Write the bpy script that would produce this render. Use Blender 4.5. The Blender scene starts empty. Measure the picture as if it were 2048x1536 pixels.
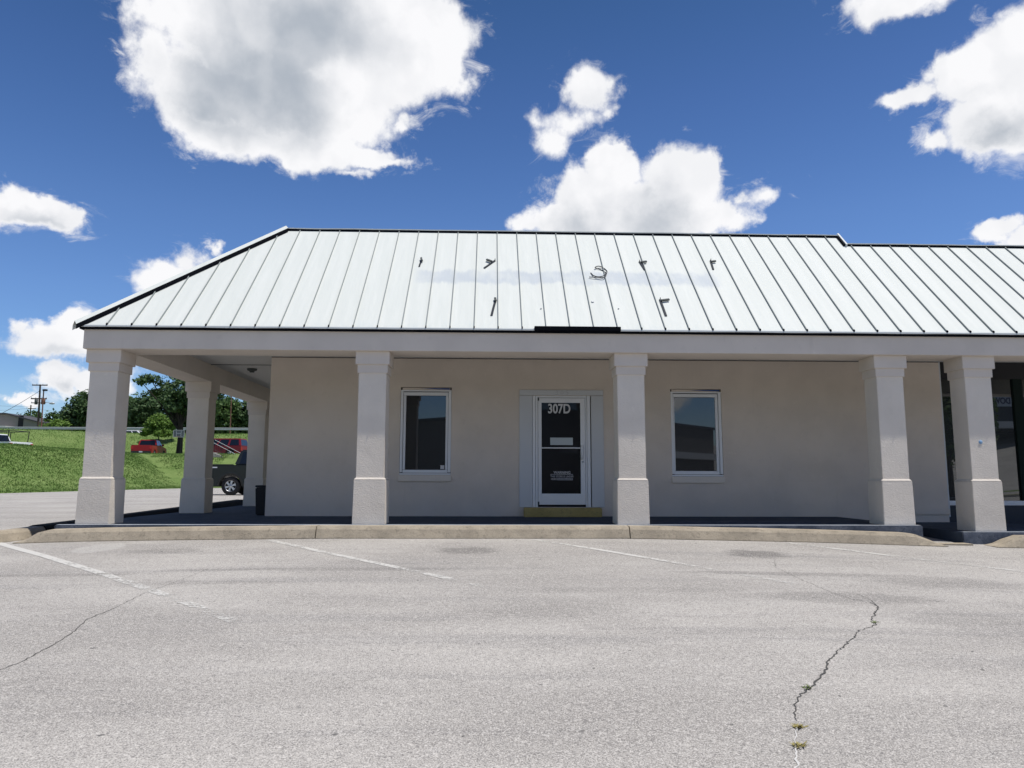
import bpy, bmesh, math, random
import numpy as np
from mathutils import Vector, Matrix, noise as mnoise

S = bpy.context.scene
COL = S.collection
R_ = math.radians
# ------------------------------------------------------------------ camera
CAM = np.array([0.0, -11.969, 0.708]); FPX = 1481.6
YAW, PITCH, ROLL = 0.0309, 0.1288, 0.0026
_cy, _sy, _cp, _sp, _cr, _sr = math.cos(YAW), math.sin(YAW), math.cos(PITCH), math.sin(PITCH), math.cos(ROLL), math.sin(ROLL)
FW = np.array([_sy*_cp, _cy*_cp, _sp]); RT = np.array([_cy, -_sy, 0.0]); UP = np.cross(RT, FW)
cam_d = bpy.data.cameras.new('camera'); cam = bpy.data.objects.new('camera', cam_d); COL.objects.link(cam)
cam_d.sensor_width = 36; cam_d.lens = FPX/2048*36; cam_d.clip_start = 0.05; cam_d.clip_end = 3000
_x = RT*_cr+UP*_sr; _y = -RT*_sr+UP*_cr; _z = -FW
cam.matrix_world = Matrix(((_x[0], _y[0], _z[0], CAM[0]), (_x[1], _y[1], _z[1], CAM[1]), (_x[2], _y[2], _z[2], CAM[2]), (0, 0, 0, 1)))
S.camera = cam

def ray(u, v):
    a, b = u-1024, v-768
    return FW + RT*(a*_cr+b*_sr)/FPX - UP*(-a*_sr+b*_cr)/FPX
def atY(u, v, y):
    d = ray(u, v); return CAM + d*(y-CAM[1])/d[1]
def azel(u, v):
    d = ray(u, v); d = d/np.linalg.norm(d)
    return math.degrees(math.atan2(d[0], d[1])), math.degrees(math.asin(d[2]))

# ------------------------------------------------------------------ sun, exposure
SUN = Vector((0.30, -0.11, 1.0)).normalized()
ld = bpy.data.lights.new('sun', 'SUN'); ld.energy = 4.8; ld.angle = R_(0.53); ld.color = (1.0, 0.955, 0.885)
lo = bpy.data.objects.new('sun', ld); COL.objects.link(lo); lo.rotation_euler = SUN.to_track_quat('Z', 'Y').to_euler()
S.view_settings.view_transform = 'Standard'; S.view_settings.look = 'None'
S.view_settings.exposure = 0.0; S.view_settings.gamma = 1.0; S.view_settings.use_curve_mapping = False
S.cycles.max_bounces = 8; S.cycles.diffuse_bounces = 4; S.cycles.transparent_max_bounces = 16
S.cycles.use_denoising = True

# ------------------------------------------------------------------ node helper
class NT:
    def __init__(s, tree): s.t = tree; s.n = tree.nodes; s.l = tree.links
    def node(s, typ, **kw):
        n = s.n.new(typ)
        for k, v in kw.items(): setattr(n, k, v)
        return n
    def set(s, sock, v):
        if hasattr(v, 'is_output') or isinstance(v, bpy.types.NodeSocket): s.l.new(v, sock)
        elif v is not None: sock.default_value = v
    def math(s, op, a, b=None, c=None, clamp=False):
        n = s.node('ShaderNodeMath', operation=op); n.use_clamp = clamp
        s.set(n.inputs[0], a)
        if b is not None: s.set(n.inputs[1], b)
        if c is not None: s.set(n.inputs[2], c)
        return n.outputs[0]
    def vmath(s, op, a, b=None):
        n = s.node('ShaderNodeVectorMath', operation=op); s.set(n.inputs[0], a)
        if b is not None: s.set(n.inputs[1], b)
        return n.outputs['Value'] if op in ('LENGTH', 'DOT_PRODUCT') else n.outputs[0]
    def noise(s, vec, scale, detail=2, rough=0.5, dist=0.0, col=False):
        n = s.node('ShaderNodeTexNoise'); s.set(n.inputs['Vector'], vec)
        n.inputs['Scale'].default_value = scale; n.inputs['Detail'].default_value = detail
        n.inputs['Roughness'].default_value = rough; n.inputs['Distortion'].default_value = dist
        return n.outputs['Color' if col else 'Fac']
    def ramp(s, v, lo, hi, a=0.0, b=1.0, smooth=True):
        n = s.node('ShaderNodeMapRange'); n.interpolation_type = 'SMOOTHSTEP' if smooth else 'LINEAR'; n.clamp = True
        s.set(n.inputs['Value'], v)
        for k, x in (('From Min', lo), ('From Max', hi), ('To Min', a), ('To Max', b)): n.inputs[k].default_value = x
        return n.outputs[0]
    def mix(s, f, a, b, mode='MIX'):
        n = s.node('ShaderNodeMix', data_type='RGBA', blend_type=mode)
        s.set(n.inputs[0], f)
        for i, x in ((6, a), (7, b)):
            if isinstance(x, tuple): n.inputs[i].default_value = (x[0], x[1], x[2], 1)
            else: s.l.new(x, n.inputs[i])
        return n.outputs[2]
    def scalev(s, vec, sc, loc=(0, 0, 0), rot=(0, 0, 0)):
        n = s.node('ShaderNodeMapping'); s.set(n.inputs[0], vec)
        n.inputs['Location'].default_value = loc; n.inputs['Rotation'].default_value = rot; n.inputs['Scale'].default_value = sc
        return n.outputs[0]
    def bump(s, h, dist=0.01, strength=1.0, normal=None):
        n = s.node('ShaderNodeBump'); s.set(n.inputs['Height'], h); n.inputs['Distance'].default_value = dist
        n.inputs['Strength'].default_value = strength
        if normal: s.l.new(normal, n.inputs['Normal'])
        return n.outputs[0]

# ------------------------------------------------------------------ world: sky with cumulus
w = bpy.data.worlds.new('World'); S.world = w; w.use_nodes = True
T = NT(w.node_tree); T.n.clear()
out = T.node('ShaderNodeOutputWorld'); bg = T.node('ShaderNodeBackground'); T.l.new(bg.outputs[0], out.inputs[0])
sky = T.node('ShaderNodeTexSky', sky_type='NISHITA'); sky.sun_disc = False
sky.sun_elevation = math.asin(SUN.z); sky.sun_rotation = math.atan2(SUN.x, SUN.y)
sky.altitude = 200; sky.air_density = 1.0; sky.dust_density = 0.35; sky.ozone_density = 3.0
geo = T.node('ShaderNodeTexCoord'); D = geo.outputs['Generated']
sep = T.node('ShaderNodeSeparateXYZ'); T.l.new(D, sep.inputs[0])
az = T.math('MULTIPLY', T.math('ARCTAN2', sep.outputs[0], sep.outputs[1]), 57.2958)
el = T.math('MULTIPLY', T.math('ARCSINE', sep.outputs[2]), 57.2958)
cmb = T.node('ShaderNodeCombineXYZ'); T.l.new(az, cmb.inputs[0]); T.l.new(el, cmb.inputs[1]); P = cmb.outputs[0]
# billow noise (direction space) used to break the outlines up
n1 = T.noise(P, 0.17, 12, 0.64, 0.15)
n1b = T.noise(T.vmath('ADD', P, (0.7, 1.6, 0.0)), 0.17, 5, 0.50, 0.15)
n1c = T.noise(P, 0.17, 5, 0.50, 0.15)
n3 = T.noise(T.scalev(P, (.8, 1.5, 1), (3, 9, 0), (0, 0, .5)), 0.30, 9, 0.68, 1.2)
warp = T.vmath('MULTIPLY', T.vmath('SUBTRACT', T.noise(P, 0.30, 5, 0.6, 0.0, True), (0.5, 0.5, 0.5)), (4.6, 3.4, 0.0))
PW = T.vmath('ADD', P, warp)
# (px, py, rx, ry, gain) : read off the photograph and turned into azimuth / elevation here
blobs = [
 (520, 60, 210, 150, 1.1), (700, 30, 230, 170, 1.1), (865, 80, 105, 110, 1.0), (430, 190, 140, 105, 1.0), (600, 210, 210, 115, 1.05),
 (470, 275, 130, 60, .9), (400, 250, 90, 50, .8), (620, 300, 140, 50, .85), (760, 150, 140, 95, .95), (880, 140, 80, 60, .8), (720, 315, 100, 30, .72), (780, 330, 60, 18, .55), (700, 350, 60, 16, .4), (320, 20, 80, 70, .62), (805, 245, 40, 26, .5),
 (300, 120, 60, 90, .62), (560, -120, 330, 170, 1.1),
 (1180, 180, 62, 56, .66), (1135, 240, 80, 44, .50), (1092, 282, 48, 46, .50), (1208, 225, 34, 34, .42), (1075, 240, 34, 40, .36),
 (1228, 335, 66, 64, 1.0), (1240, 300, 36, 30, .8), (1180, 400, 100, 80, 1.0), (1360, 370, 100, 82, 1.0), (1290, 440, 170, 80, 1.1), (1120, 440, 80, 48, .9), (1430, 435, 75, 42, .85), (1415, 340, 50, 50, .9), (1060, 455, 50, 30, .6),
 (1525, 385, 60, 26, .42), (1480, 400, 40, 26, .42),
 (2030, 110, 130, 110, 1.0), (1930, 150, 90, 70, 1.0), (1820, 190, 70, 36, .7), (1990, 240, 135, 80, 1.0), (2070, 200, 150, 130, 1.1), (1880, 290, 50, 36, .6),
 (1790, 0, 130, 50, .62), (1990, 468, 62, 30, .8), (2060, 480, 60, 24, .6),
 (70, 415, 115, 45, .95), (0, 400, 70, 40, .8), (120, 445, 60, 26, .6), (150, 425, 40, 26, .7),
 (335, 560, 80, 45, .8), (430, 500, 26, 24, .5), (380, 530, 50, 40, .6),
 (100, 690, 120, 38, .85), (150, 655, 50, 38, .8), (50, 655, 40, 22, .5), (118, 758, 70, 38, .9), (200, 770, 70, 34, .8), (44, 798, 26, 16, .7),
 (240, 700, 60, 60, .6), 
]
def blob(a0, e0, ra, re, g):
    v = T.vmath('MULTIPLY', T.vmath('SUBTRACT', PW, (a0, e0, 0.0)), (1/ra, 1/re, 0.0))
    return T.math('MULTIPLY', T.math('SUBTRACT', 1.0, T.vmath('LENGTH', v)), g)
dens = None
lst = []
for (px, py, rx, ry, g) in blobs:
    a0, e0 = azel(px, py); a1, _ = azel(px+rx, py); _, e1 = azel(px, py-ry)
    lst.append((a0, e0, (a1-a0)*1.25, (e1-e0)*1.25, g))
# clouds in the other half of the sky (seen only in the windows)
for (a0, e0, ra, re, g) in [(-170, 8.6, 4, 1.2, .9), (-172, 6.2, 2.6, .9, .9), (-174, 10.5, 4, 1.2, .8), (168, 6.1, 4.5, 1.2, .95), (164, 8.6, 4, 1.2, .8), (161, 13, 7, 3, .8), (150, 9, 9, 4, .8), (196, 17, 12, 7, .9), (214, 11, 10, 5, .8), (135, 22, 15, 9, .9), (100, 15, 14, 8, .9), (80, 30, 18, 11, 1), (-70, 25, 20, 12, 1), (-100, 12, 15, 7, .9)]:
    lst.append((a0 if a0 <= 180 else a0-360, e0, ra, re, g))
for b in lst:
    v = blob(*b)
    dens = v if dens is None else T.math('SMOOTH_MAX', dens, v, 0.12)
edge = T.math('ADD', dens, T.math('MULTIPLY', T.math('SUBTRACT', n1, 0.5), 0.85))
alpha = T.ramp(edge, 0.12, 0.40)
wisp = T.math('MULTIPLY', T.ramp(T.math('ADD', dens, T.math('MULTIPLY', T.math('SUBTRACT', n3, 0.5), 2.6)), 0.10, 0.85), T.math('MULTIPLY', T.ramp(dens, -0.38, 0.05), 0.70))

alpha = T.math('MULTIPLY', alpha, T.ramp(dens, 0.0, 0.10))
alpha = T.math('MAXIMUM', alpha, wisp)
n2 = T.noise(T.vmath('ADD', P, (7.3, 2.1, 4.0)), 0.10, 4, 0.45, 0.3)
gd = None   # shaded bases of the thick clouds
for (px, py, rx, ry, g) in ((520, 160, 240, 130, 1.0), (620, 60, 240, 140, 1.0), (420, 220, 130, 90, .8), (1300, 450, 190, 75, 1.0), (1180, 455, 120, 60, .8), (1290, 400, 120, 60, .6), (2010, 260, 150, 70, 1.0), (1960, 190, 120, 60, .7), (100, 715, 130, 30, .7), (90, 440, 120, 30, .6), (118, 780, 70, 26, .6), (1195, 215, 40, 30, .4), (2000, 490, 60, 22, .6), (400, 550, 90, 30, .5)):
    a0, e0 = azel(px, py); a1, _ = azel(px+rx, py); _, e1 = azel(px, py-ry)
    v = blob(a0, e0, (a1-a0)*1.25, (e1-e0)*1.25, g); gd = v if gd is None else T.math('SMOOTH_MAX', gd, v, 0.2)
core = T.math('MULTIPLY', T.ramp(T.math('ADD', gd, T.math('MULTIPLY', T.math('SUBTRACT', n2, 0.5), 1.3)), 0.12, 1.0), T.ramp(edge, .22, .60))
lit = T.ramp(T.math('SUBTRACT', n1c, n1b), -0.12, 0.14)
shade = T.math('SUBTRACT', T.math('ADD', 0.98, T.math('MULTIPLY', T.math('SUBTRACT', lit, 0.5), 0.16)), T.math('MULTIPLY', core, 0.68))
grey = T.mix(shade, (0.30, 0.36, 0.44), (1.0, 1.0, 1.02))
cloud = T.vmath('MULTIPLY', grey, (9.6, 9.6, 9.6))
hs = T.node('ShaderNodeHueSaturation'); T.l.new(sky.outputs[0], hs.inputs['Color']); hs.inputs['Saturation'].default_value = 1.28; hs.inputs['Value'].default_value = 1.12
cr = T.node('ShaderNodeValToRGB'); T.l.new(T.math('DIVIDE', el, 45.0), cr.inputs[0])
for k_, (e_, c_) in enumerate([(0, (.95, 1.0, 1.12)), (7, (1.0, 1.0, 1.15)), (13, (1.24, 1.04, 1.15)), (19, (1.34, 1.02, 1.09)), (28, (1.17, .86, .93)), (36, (.93, .73, .76))]):
    q_ = cr.color_ramp.elements[k_] if k_ < 2 else cr.color_ramp.elements.new(e_/45)
    q_.position = e_/45; q_.color = (c_[0]/1.5, c_[1]/1.5, c_[2]/1.5, 1)
blue = T.vmath('MULTIPLY', cr.outputs[0], (1.5, 1.5, 1.5))
skyc = T.mix(1.0, hs.outputs[0], blue, 'MULTIPLY')
fin = T.mix(alpha, skyc, cloud)
T.l.new(fin, bg.inputs[0]); bg.inputs[1].default_value = 0.10
w.cycles.sampling_method = 'MANUAL'; w.cycles.sample_map_resolution = 512

# ------------------------------------------------------------------ object helpers
def tag(o, label=None, cat=None, group=None, kind=None):
    if label: o['label'] = label
    if cat: o['category'] = cat
    if group: o['group'] = group
    if kind: o['kind'] = kind
    return o
def empty(name, loc=(0, 0, 0), rz=0.0, label=None, cat=None, group=None, parent=None):
    o = bpy.data.objects.new(name, None); COL.objects.link(o); o.location = loc; o.rotation_euler = (0, 0, rz)
    o.empty_display_size = 0.2
    if parent: o.parent = parent
    return tag(o, label, cat, group)
class MB:
    def __init__(s): s.v = []; s.f = []; s.sm = []
    def add(s, V, F, smooth=False):
        b = len(s.v); s.v += [tuple(map(float, p)) for p in V]; s.f += [tuple(i+b for i in f) for f in F]; s.sm += [smooth]*len(F)
        return s
    def box(s, x0, x1, y0, y1, z0, z1):
        V = [(x0, y0, z0), (x1, y0, z0), (x1, y1, z0), (x0, y1, z0), (x0, y0, z1), (x1, y0, z1), (x1, y1, z1), (x0, y1, z1)]
        return s.add(V, [(0, 3, 2, 1), (4, 5, 6, 7), (0, 1, 5, 4), (1, 2, 6, 5), (2, 3, 7, 6), (3, 0, 4, 7)])
    def hexa(s, V): return s.add(V, [(0, 3, 2, 1), (4, 5, 6, 7), (0, 1, 5, 4), (1, 2, 6, 5), (2, 3, 7, 6), (3, 0, 4, 7)])
    def tube(s, pts, rad, n=8, cap=True):
        pts = [Vector(p) for p in pts]; rr = rad if isinstance(rad, (list, tuple)) else [rad]*len(pts)
        rings = []; up = None
        for i, p in enumerate(pts):
            t = (pts[min(i+1, len(pts)-1)]-pts[max(i-1, 0)]).normalized()
            if up is None: up = Vector((0, 0, 1)) if abs(t.z) < .9 else Vector((1, 0, 0))
            a = t.cross(up).normalized(); b = a.cross(t).normalized(); up = b
            rings.append([p+(a*math.cos(k*2*math.pi/n)+b*math.sin(k*2*math.pi/n))*rr[i] for k in range(n)])
        V = [q for r in rings for q in r]; F = []
        for i in range(len(rings)-1):
            for k in range(n): F.append((i*n+k, i*n+(k+1) % n, (i+1)*n+(k+1) % n, (i+1)*n+k))
        s.add(V, F, True)
        if cap: s.add(rings[0], [tuple(range(n))[::-1]]); s.add(rings[-1], [tuple(range(n))])
        return s
    def lathe(s, prof, c=(0, 0, 0), axis='z', n=24, smooth=True):
        V = []; F = []
        for (r, h) in prof:
            for k in range(n):
                a = 2*math.pi*k/n; x, y = r*math.cos(a), r*math.sin(a)
                p = (x, y, h) if axis == 'z' else ((x, h, y) if axis == 'y' else (h, x, y))
                V.append((p[0]+c[0], p[1]+c[1], p[2]+c[2]))
        for i in range(len(prof)-1):
            for k in range(n): F.append((i*n+k, i*n+(k+1) % n, (i+1)*n+(k+1) % n, (i+1)*n+k))
        return s.add(V, F, smooth)
    def prism(s, poly, y0, y1, axis='y'):
        """poly in (x,z), extruded along y"""
        n = len(poly)
        f = (lambda p, h: (p[0], h, p[1])) if axis == 'y' else ((lambda p, h: (h, p[0], p[1])) if axis == 'x' else (lambda p, h: (p[0], p[1], h)))
        V = [f(p, y0) for p in poly]+[f(p, y1) for p in poly]
        F = [tuple(range(n)), tuple(range(n, 2*n))[::-1]]+[(i, i+n, (i+1) % n+n, (i+1) % n) for i in range(n)]
        return s.add(V, F)
    def mesh(s, name, mats, bevel=0, fix=True, seg=2):
        me = bpy.data.meshes.new(name); me.from_pydata(s.v, [], s.f)
        me.polygons.foreach_set('use_smooth', s.sm)
        if fix or bevel:
            bm = bmesh.new(); bm.from_mesh(me)
            if fix: bmesh.ops.recalc_face_normals(bm, faces=bm.faces)
            if bevel:
                es = [e for e in bm.edges if len(e.link_faces) == 2 and e.calc_face_angle(0) > 0.6]
                bmesh.ops.bevel(bm, geom=es, offset=bevel, segments=seg, affect='EDGES', clamp_overlap=True)
            bm.to_mesh(me); bm.free()
        for m in (mats if isinstance(mats, (list, tuple)) else [mats]): me.materials.append(m)
        me.update(); return me
    def build(s, name, mat, parent=None, bevel=0, fix=True, seg=2, loc=None):
        me = s.mesh(name, mat, bevel, fix, seg)
        o = bpy.data.objects.new(name, me); COL.objects.link(o)
        if parent: o.parent = parent
        if loc: o.location = loc
        return o
def copy_tree(o, parent=None):
    c = o.copy(); COL.objects.link(c)
    if parent: c.parent = parent
    for ch in [k for k in bpy.data.objects if k.parent == o]: copy_tree(ch, c)
    return c
def text_obj(name, body, size, mat, M, parent=None, sx=1.0, offset=0.0, ext=0.001, align='CENTER', spacing=1.0):
    cu = bpy.data.curves.new(name, 'FONT'); cu.body = body; cu.size = size; cu.extrude = ext; cu.offset = offset
    cu.align_x = align; cu.align_y = 'CENTER'; cu.space_character = spacing; cu.resolution_u = 6
    tmp = bpy.data.objects.new(name+'_t', cu); COL.objects.link(tmp)
    dg = bpy.context.evaluated_depsgraph_get(); me = bpy.data.meshes.new_from_object(tmp.evaluated_get(dg))
    bpy.data.objects.remove(tmp)
    me.transform(M @ Matrix.Diagonal((sx, 1, 1, 1)))
    me.materials.clear(); me.materials.append(mat)
    o = bpy.data.objects.new(name, me); COL.objects.link(o)
    if parent: o.parent = parent
    return o

# ------------------------------------------------------------------ materials
def mat(name, color=(.5, .5, .5), rough=.6, metal=0.0, spec=0.5, coat=0.0):
    m = bpy.data.materials.new(name); m.use_nodes = True; t = NT(m.node_tree)
    b = t.n['Principled BSDF']; b.inputs['Base Color'].default_value = (*color, 1); b.inputs['Roughness'].default_value = rough
    b.inputs['Metallic'].default_value = metal; b.inputs['Specular IOR Level'].default_value = spec
    b.inputs['Coat Weight'].default_value = coat
    return m, t, b
def objco(t): return t.node('ShaderNodeTexCoord').outputs['Object']

def m_stucco(name, color, relief=1.0):
    m, t, b = mat(name, color, .85, spec=.25); o = objco(t)
    big = t.noise(o, 1.3, 3, .55); mid = t.noise(o, 7, 4, .6)
    c = t.mix(t.ramp(big, .3, .7), tuple(x*.95 for x in color), tuple(min(1, x*1.04) for x in color))
    c = t.mix(t.math('MULTIPLY', t.ramp(mid, .56, .75), .22), c, tuple(x*.82 for x in color))
    dr = t.math('MULTIPLY', t.ramp(t.noise(t.scalev(o, (5, 5, .35)), 1.6, 5, .65), .58, .74), t.ramp(t.noise(o, .9, 3, .6), .48, .66))
    c = t.mix(t.math('MULTIPLY', dr, .20), c, tuple(x*.66 for x in color))
    sc = t.math('MULTIPLY', t.ramp(t.noise(t.vmath('ADD', o, (3.0, 1.0, 8.0)), 4.5, 6, .75), .63, .68), .35)
    c = t.mix(sc, c, tuple(min(.8, x*1.18) for x in color))
    t.l.new(c, b.inputs['Base Color'])
    h = t.math('ADD', t.math('MULTIPLY', t.noise(t.scalev(o, (1, 1, 1.9)), 30, 4, .6, .7), .75), t.math('MULTIPLY', t.noise(o, 120, 2, .6), .28))
    h = t.math('ADD', h, t.math('MULTIPLY', t.noise(o, 5, 2, .5), .8))
    t.l.new(t.bump(h, .0065*relief, .9), b.inputs['Normal']); return m
M_STUC = m_stucco('beige_stucco', (.69, .635, .56), 1.5)
M_WALL = m_stucco('wall_stucco', (.66, .59, .515), .6)
M_FASC = m_stucco('fascia_render', (.62, .565, .505), .16)

def m_roof():
    m, t, b = mat('pale_roof_metal', (.74, .80, .78), .62, spec=.2); o = objco(t)
    st = t.noise(t.scalev(o, (9, .5, .5)), 1.0, 4, .6)
    c = t.mix(t.ramp(st, .35, .75), (.585, .612, .582), (.622, .645, .615))
    c = t.mix(t.math('MULTIPLY', t.ramp(t.noise(t.scalev(o, (30, 1.2, 1.2)), 1, 3, .6), .6, .8), .2), c, (.56, .60, .58))
    # faded ghost of the removed sign
    s = t.node('ShaderNodeSeparateXYZ'); t.l.new(o, s.inputs[0])
    zz = t.math('ADD', s.outputs[2], t.math('MULTIPLY', t.math('SUBTRACT', t.noise(t.scalev(o, (3, .6, .6)), 1.5, 4, .6), .5), .34))
    band = t.math('MULTIPLY', t.ramp(zz, 4.14, 4.24), t.ramp(zz, 4.45, 4.56, 1, 0))
    band = t.math('MULTIPLY', band, t.math('MULTIPLY', t.ramp(s.outputs[0], -1.40, -1.2), t.ramp(s.outputs[0], 4.0, 4.25, 1, 0)))
    band = t.math('MULTIPLY', band, t.ramp(t.noise(t.scalev(o, (2.2, 1, 1)), 1.3, 4, .6), .30, .60, .40, 1.0))
    c = t.mix(t.math('MULTIPLY', band, .62), c, (.39, .44, .50))
    # drips under the cable hole
    dr = t.math('MULTIPLY', t.ramp(t.math('ABSOLUTE', t.math('SUBTRACT', s.outputs[0], 1.86)), 0.02, .2, 1, 0), t.ramp(s.outputs[2], 4.3, 4.5, 1, 0))
    c = t.mix(t.math('MULTIPLY', dr, .3), c, (.52, .55, .52))
    lo_ = t.math('MULTIPLY', t.ramp(s.outputs[2], 3.14, 3.34, 1, 0), t.ramp(t.noise(t.scalev(o, (3, 1, 1)), 3, 4, .6), .42, .7))
    c = t.mix(t.math('MULTIPLY', lo_, .4), c, (.50, .56, .55))
    t.l.new(c, b.inputs['Base Color'])
    t.l.new(t.bump(t.noise(t.scalev(o, (4, 1.2, 1.2)), 1.6, 3, .5), .012, .6), b.inputs['Normal']); return m
M_ROOF = m_roof()
M_DARKM = mat('dark_metal_and_shade', (.004, .005, .008), .8, spec=.05)[0]  # near black: shade under caps and eave coloured in; also the dark rail
M_SEAM = mat('seam_grey_metal', (.26, .285, .28), .6, spec=.2)[0]
M_DRIP = mat('drip_edge_metal', (.50, .53, .53), .4)[0]
M_STEEL = mat('weathered_steel', (.022, .028, .038), .7, spec=.2)[0]
M_STEEL2 = mat('grey_steel', (.07, .08, .08), .6, spec=.2)[0]

def m_asphalt():
    m, t, b = mat('worn_asphalt', (.33, .32, .31), .9, spec=.2); o = objco(t)
    s = t.node('ShaderNodeSeparateXYZ'); t.l.new(o, s.inputs[0])
    big = t.noise(t.scalev(o, (.35, .8, 1)), 1.0, 5, .6)
    c = t.mix(t.ramp(big, .34, .68), (.270, .255, .236), (.380, .361, .334))
    band = t.noise(t.scalev(o, (.22, 2.2, 1)), 1.0, 4, .62)
    c = t.mix(t.math('MULTIPLY', t.ramp(band, .50, .70), .6), c, (.205, .198, .192))
    c = t.mix(t.math('MULTIPLY', t.ramp(t.noise(o, 2.6, 5, .7), .60, .80), .30), c, (.50, .49, .48))
    # oil stains in the middle of the bays
    st = None
    for (px, py, rx, ry, k) in ((935, 1101, .55, .42, .80), (1510, 1108, .55, .45, .90), (330, 1102, .7, .30, .50), (1900, 1165, 1.2, .45, .42), (1080, 1215, 1.1, .5, .28), (1690, 1195, 1.3, .35, .50), (650, 1138, 2.4, .14, .48), (1600, 1148, 1.9, .16, .50), (120, 1150, 1.3, .12, .48), (1950, 1240, .9, .35, .30), (420, 1165, 1.2, .14, .30), (1250, 1180, 1.6, .2, .28)):
        p = atG(px, py)
        v = t.vmath('MULTIPLY', t.vmath('SUBTRACT', o, (p[0], p[1], 0.0)), (1/rx, 1/ry, 0.0))
        v = t.math('SUBTRACT', 1.0, t.vmath('LENGTH', v), clamp=True)
        v = t.math('MULTIPLY', t.ramp(t.math('ADD', v, t.math('MULTIPLY', t.math('SUBTRACT', t.noise(t.scalev(o, (1, 1.6, 1)), 3.2, 6, .75), .5), 1.1)), .02, .55), k)
        st = v if st is None else t.math('MAXIMUM', st, v)
    c = t.mix(st, c, (.095, .09, .085))
    p = atG(197, 1096); v = t.vmath('MULTIPLY', t.vmath('SUBTRACT', o, (p[0], p[1], 0.0)), (1/.34, 1/.5, 0.0))
    v = t.ramp(t.math('ADD', t.math('SUBTRACT', 1.0, t.vmath('LENGTH', v)), t.math('MULTIPLY', t.math('SUBTRACT', t.noise(o, 5, 4, .7), .5), .5)), .0, .22, 0, .55)
    c = t.mix(v, c, (.43, .42, .40))
    # aggregate
    g1 = t.noise(t.scalev(o, (1, 1, 1)), 120, 2, .7); g2 = t.noise(o, 55, 3, .7)
    g3 = t.noise(t.scalev(o, (1, .8, 1)), 20, 4, .8); g4 = t.noise(t.vmath('ADD', o, (9.0, 4.0, 0.0)), 38, 3, .8)
    c = t.mix(t.math('MULTIPLY', t.ramp(g3, .50, .70), .20), c, (.56, .535, .495))
    c = t.mix(t.math('MULTIPLY', t.ramp(g3, .32, .46, 1, 0), .24), c, (.17, .163, .158))
    c = t.mix(t.math('MULTIPLY', t.ramp(g4, .54, .64), .50), c, (.60, .575, .535))
    c = t.mix(t.math('MULTIPLY', t.ramp(g4, .33, .45, 1, 0), .52), c, (.14, .135, .13))
    c = t.mix(t.math('MULTIPLY', t.ramp(g1, .50, .66), .75), c, (.60, .575, .54))
    c = t.mix(t.math('MULTIPLY', t.ramp(g1, .34, .47, 1, 0), .75), c, (.12, .115, .115))
    c = t.mix(t.math('MULTIPLY', t.ramp(g2, .30, .42, 1, 0), .75), c, (.11, .11, .11))
    vo = t.node('ShaderNodeTexVoronoi'); t.l.new(t.vmath('ADD', o, t.vmath('MULTIPLY', t.noise(o, 9, 2, .5, 0, True), (.1, .1, 0.0))), vo.inputs['Vector']); vo.inputs['Scale'].default_value = 5.5
    sp = t.math('MULTIPLY', t.ramp(vo.outputs['Distance'], .05, .09, 1, 0), t.ramp(t.noise(o, 3.1, 2), .50, .56))
    c = t.mix(t.math('MULTIPLY', sp, .75), c, (.06, .06, .06))
    t.l.new(c, b.inputs['Base Color'])
    h = t.math('ADD', t.math('ADD', g1, t.math('MULTIPLY', g2, .6)), t.math('MULTIPLY', g4, .8))
    t.l.new(t.bump(h, .004, .8), b.inputs['Normal']); return m
def m_paintline(k):
    m, t, b = mat('worn_road_paint', (.55, .54, .51), .8, spec=.2); o = objco(t)
    tr = t.node('ShaderNodeBsdfTransparent'); mx = t.node('ShaderNodeMixShader')
    at = t.node('ShaderNodeAttribute'); at.attribute_name = 'wear'
    g = t.math('ADD', t.noise(o, 26, 4, .75), t.math('MULTIPLY', t.math('SUBTRACT', t.noise(o, 3, 3, .6), .5), .7))
    a = t.math('MULTIPLY', t.ramp(t.math('SUBTRACT', g, at.outputs['Fac']), -.04, .14), .88)
    t.l.new(a, mx.inputs[0]); t.l.new(tr.outputs[0], mx.inputs[1]); t.l.new(b.outputs[0], mx.inputs[2])
    t.l.new(mx.outputs[0], t.n['Material Output'].inputs['Surface']); return m
M_LINE = m_paintline(0)
def m_concrete(name, c0, c1, dark, bs=.005):
    m, t, b = mat(name, c0, .9, spec=.2); o = objco(t)
    c = t.mix(t.ramp(t.noise(o, 2.2, 5, .65), .35, .66), c0, c1)
    c = t.mix(t.math('MULTIPLY', t.ramp(t.noise(o, 14, 5, .7), .52, .70), .6), c, dark)
    c = t.mix(t.math('MULTIPLY', t.ramp(t.noise(o, 90, 2, .7), .35, .46, 1, 0), .5), c, dark)
    t.l.new(c, b.inputs['Base Color'])
    t.l.new(t.bump(t.math('ADD', t.noise(o, 70, 3, .7), t.noise(o, 12, 3, .6)), bs, .9), b.inputs['Normal']); return m
M_KERB = m_concrete('kerb_concrete', (.40, .345, .265), (.30, .26, .20), (.17, .15, .115), .008)
M_KERBSH = m_concrete('kerb_shade_black', (.008, .008, .010), (.011, .011, .012), (.004, .004, .004))  # black stands for shade on the side kerb and in the gaps
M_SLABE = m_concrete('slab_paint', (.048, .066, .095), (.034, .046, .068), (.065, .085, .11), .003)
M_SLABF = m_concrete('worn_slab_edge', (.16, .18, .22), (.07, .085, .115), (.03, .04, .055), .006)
M_YEL = m_concrete('old_yellow_paint', (.50, .38, .15), (.42, .32, .12), (.17, .14, .07), .003)
M_ALU = mat('white_painted_aluminium', (.76, .78, .80), .45)[0]
M_ALU2 = mat('grey_aluminium', (.36, .385, .40), .4, metal=.2)[0]
M_BLK = mat('matt_black', (.008, .008, .010), .7)[0]
M_GASK = mat('black_gasket', (.012, .012, .015), .6)[0]
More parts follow.
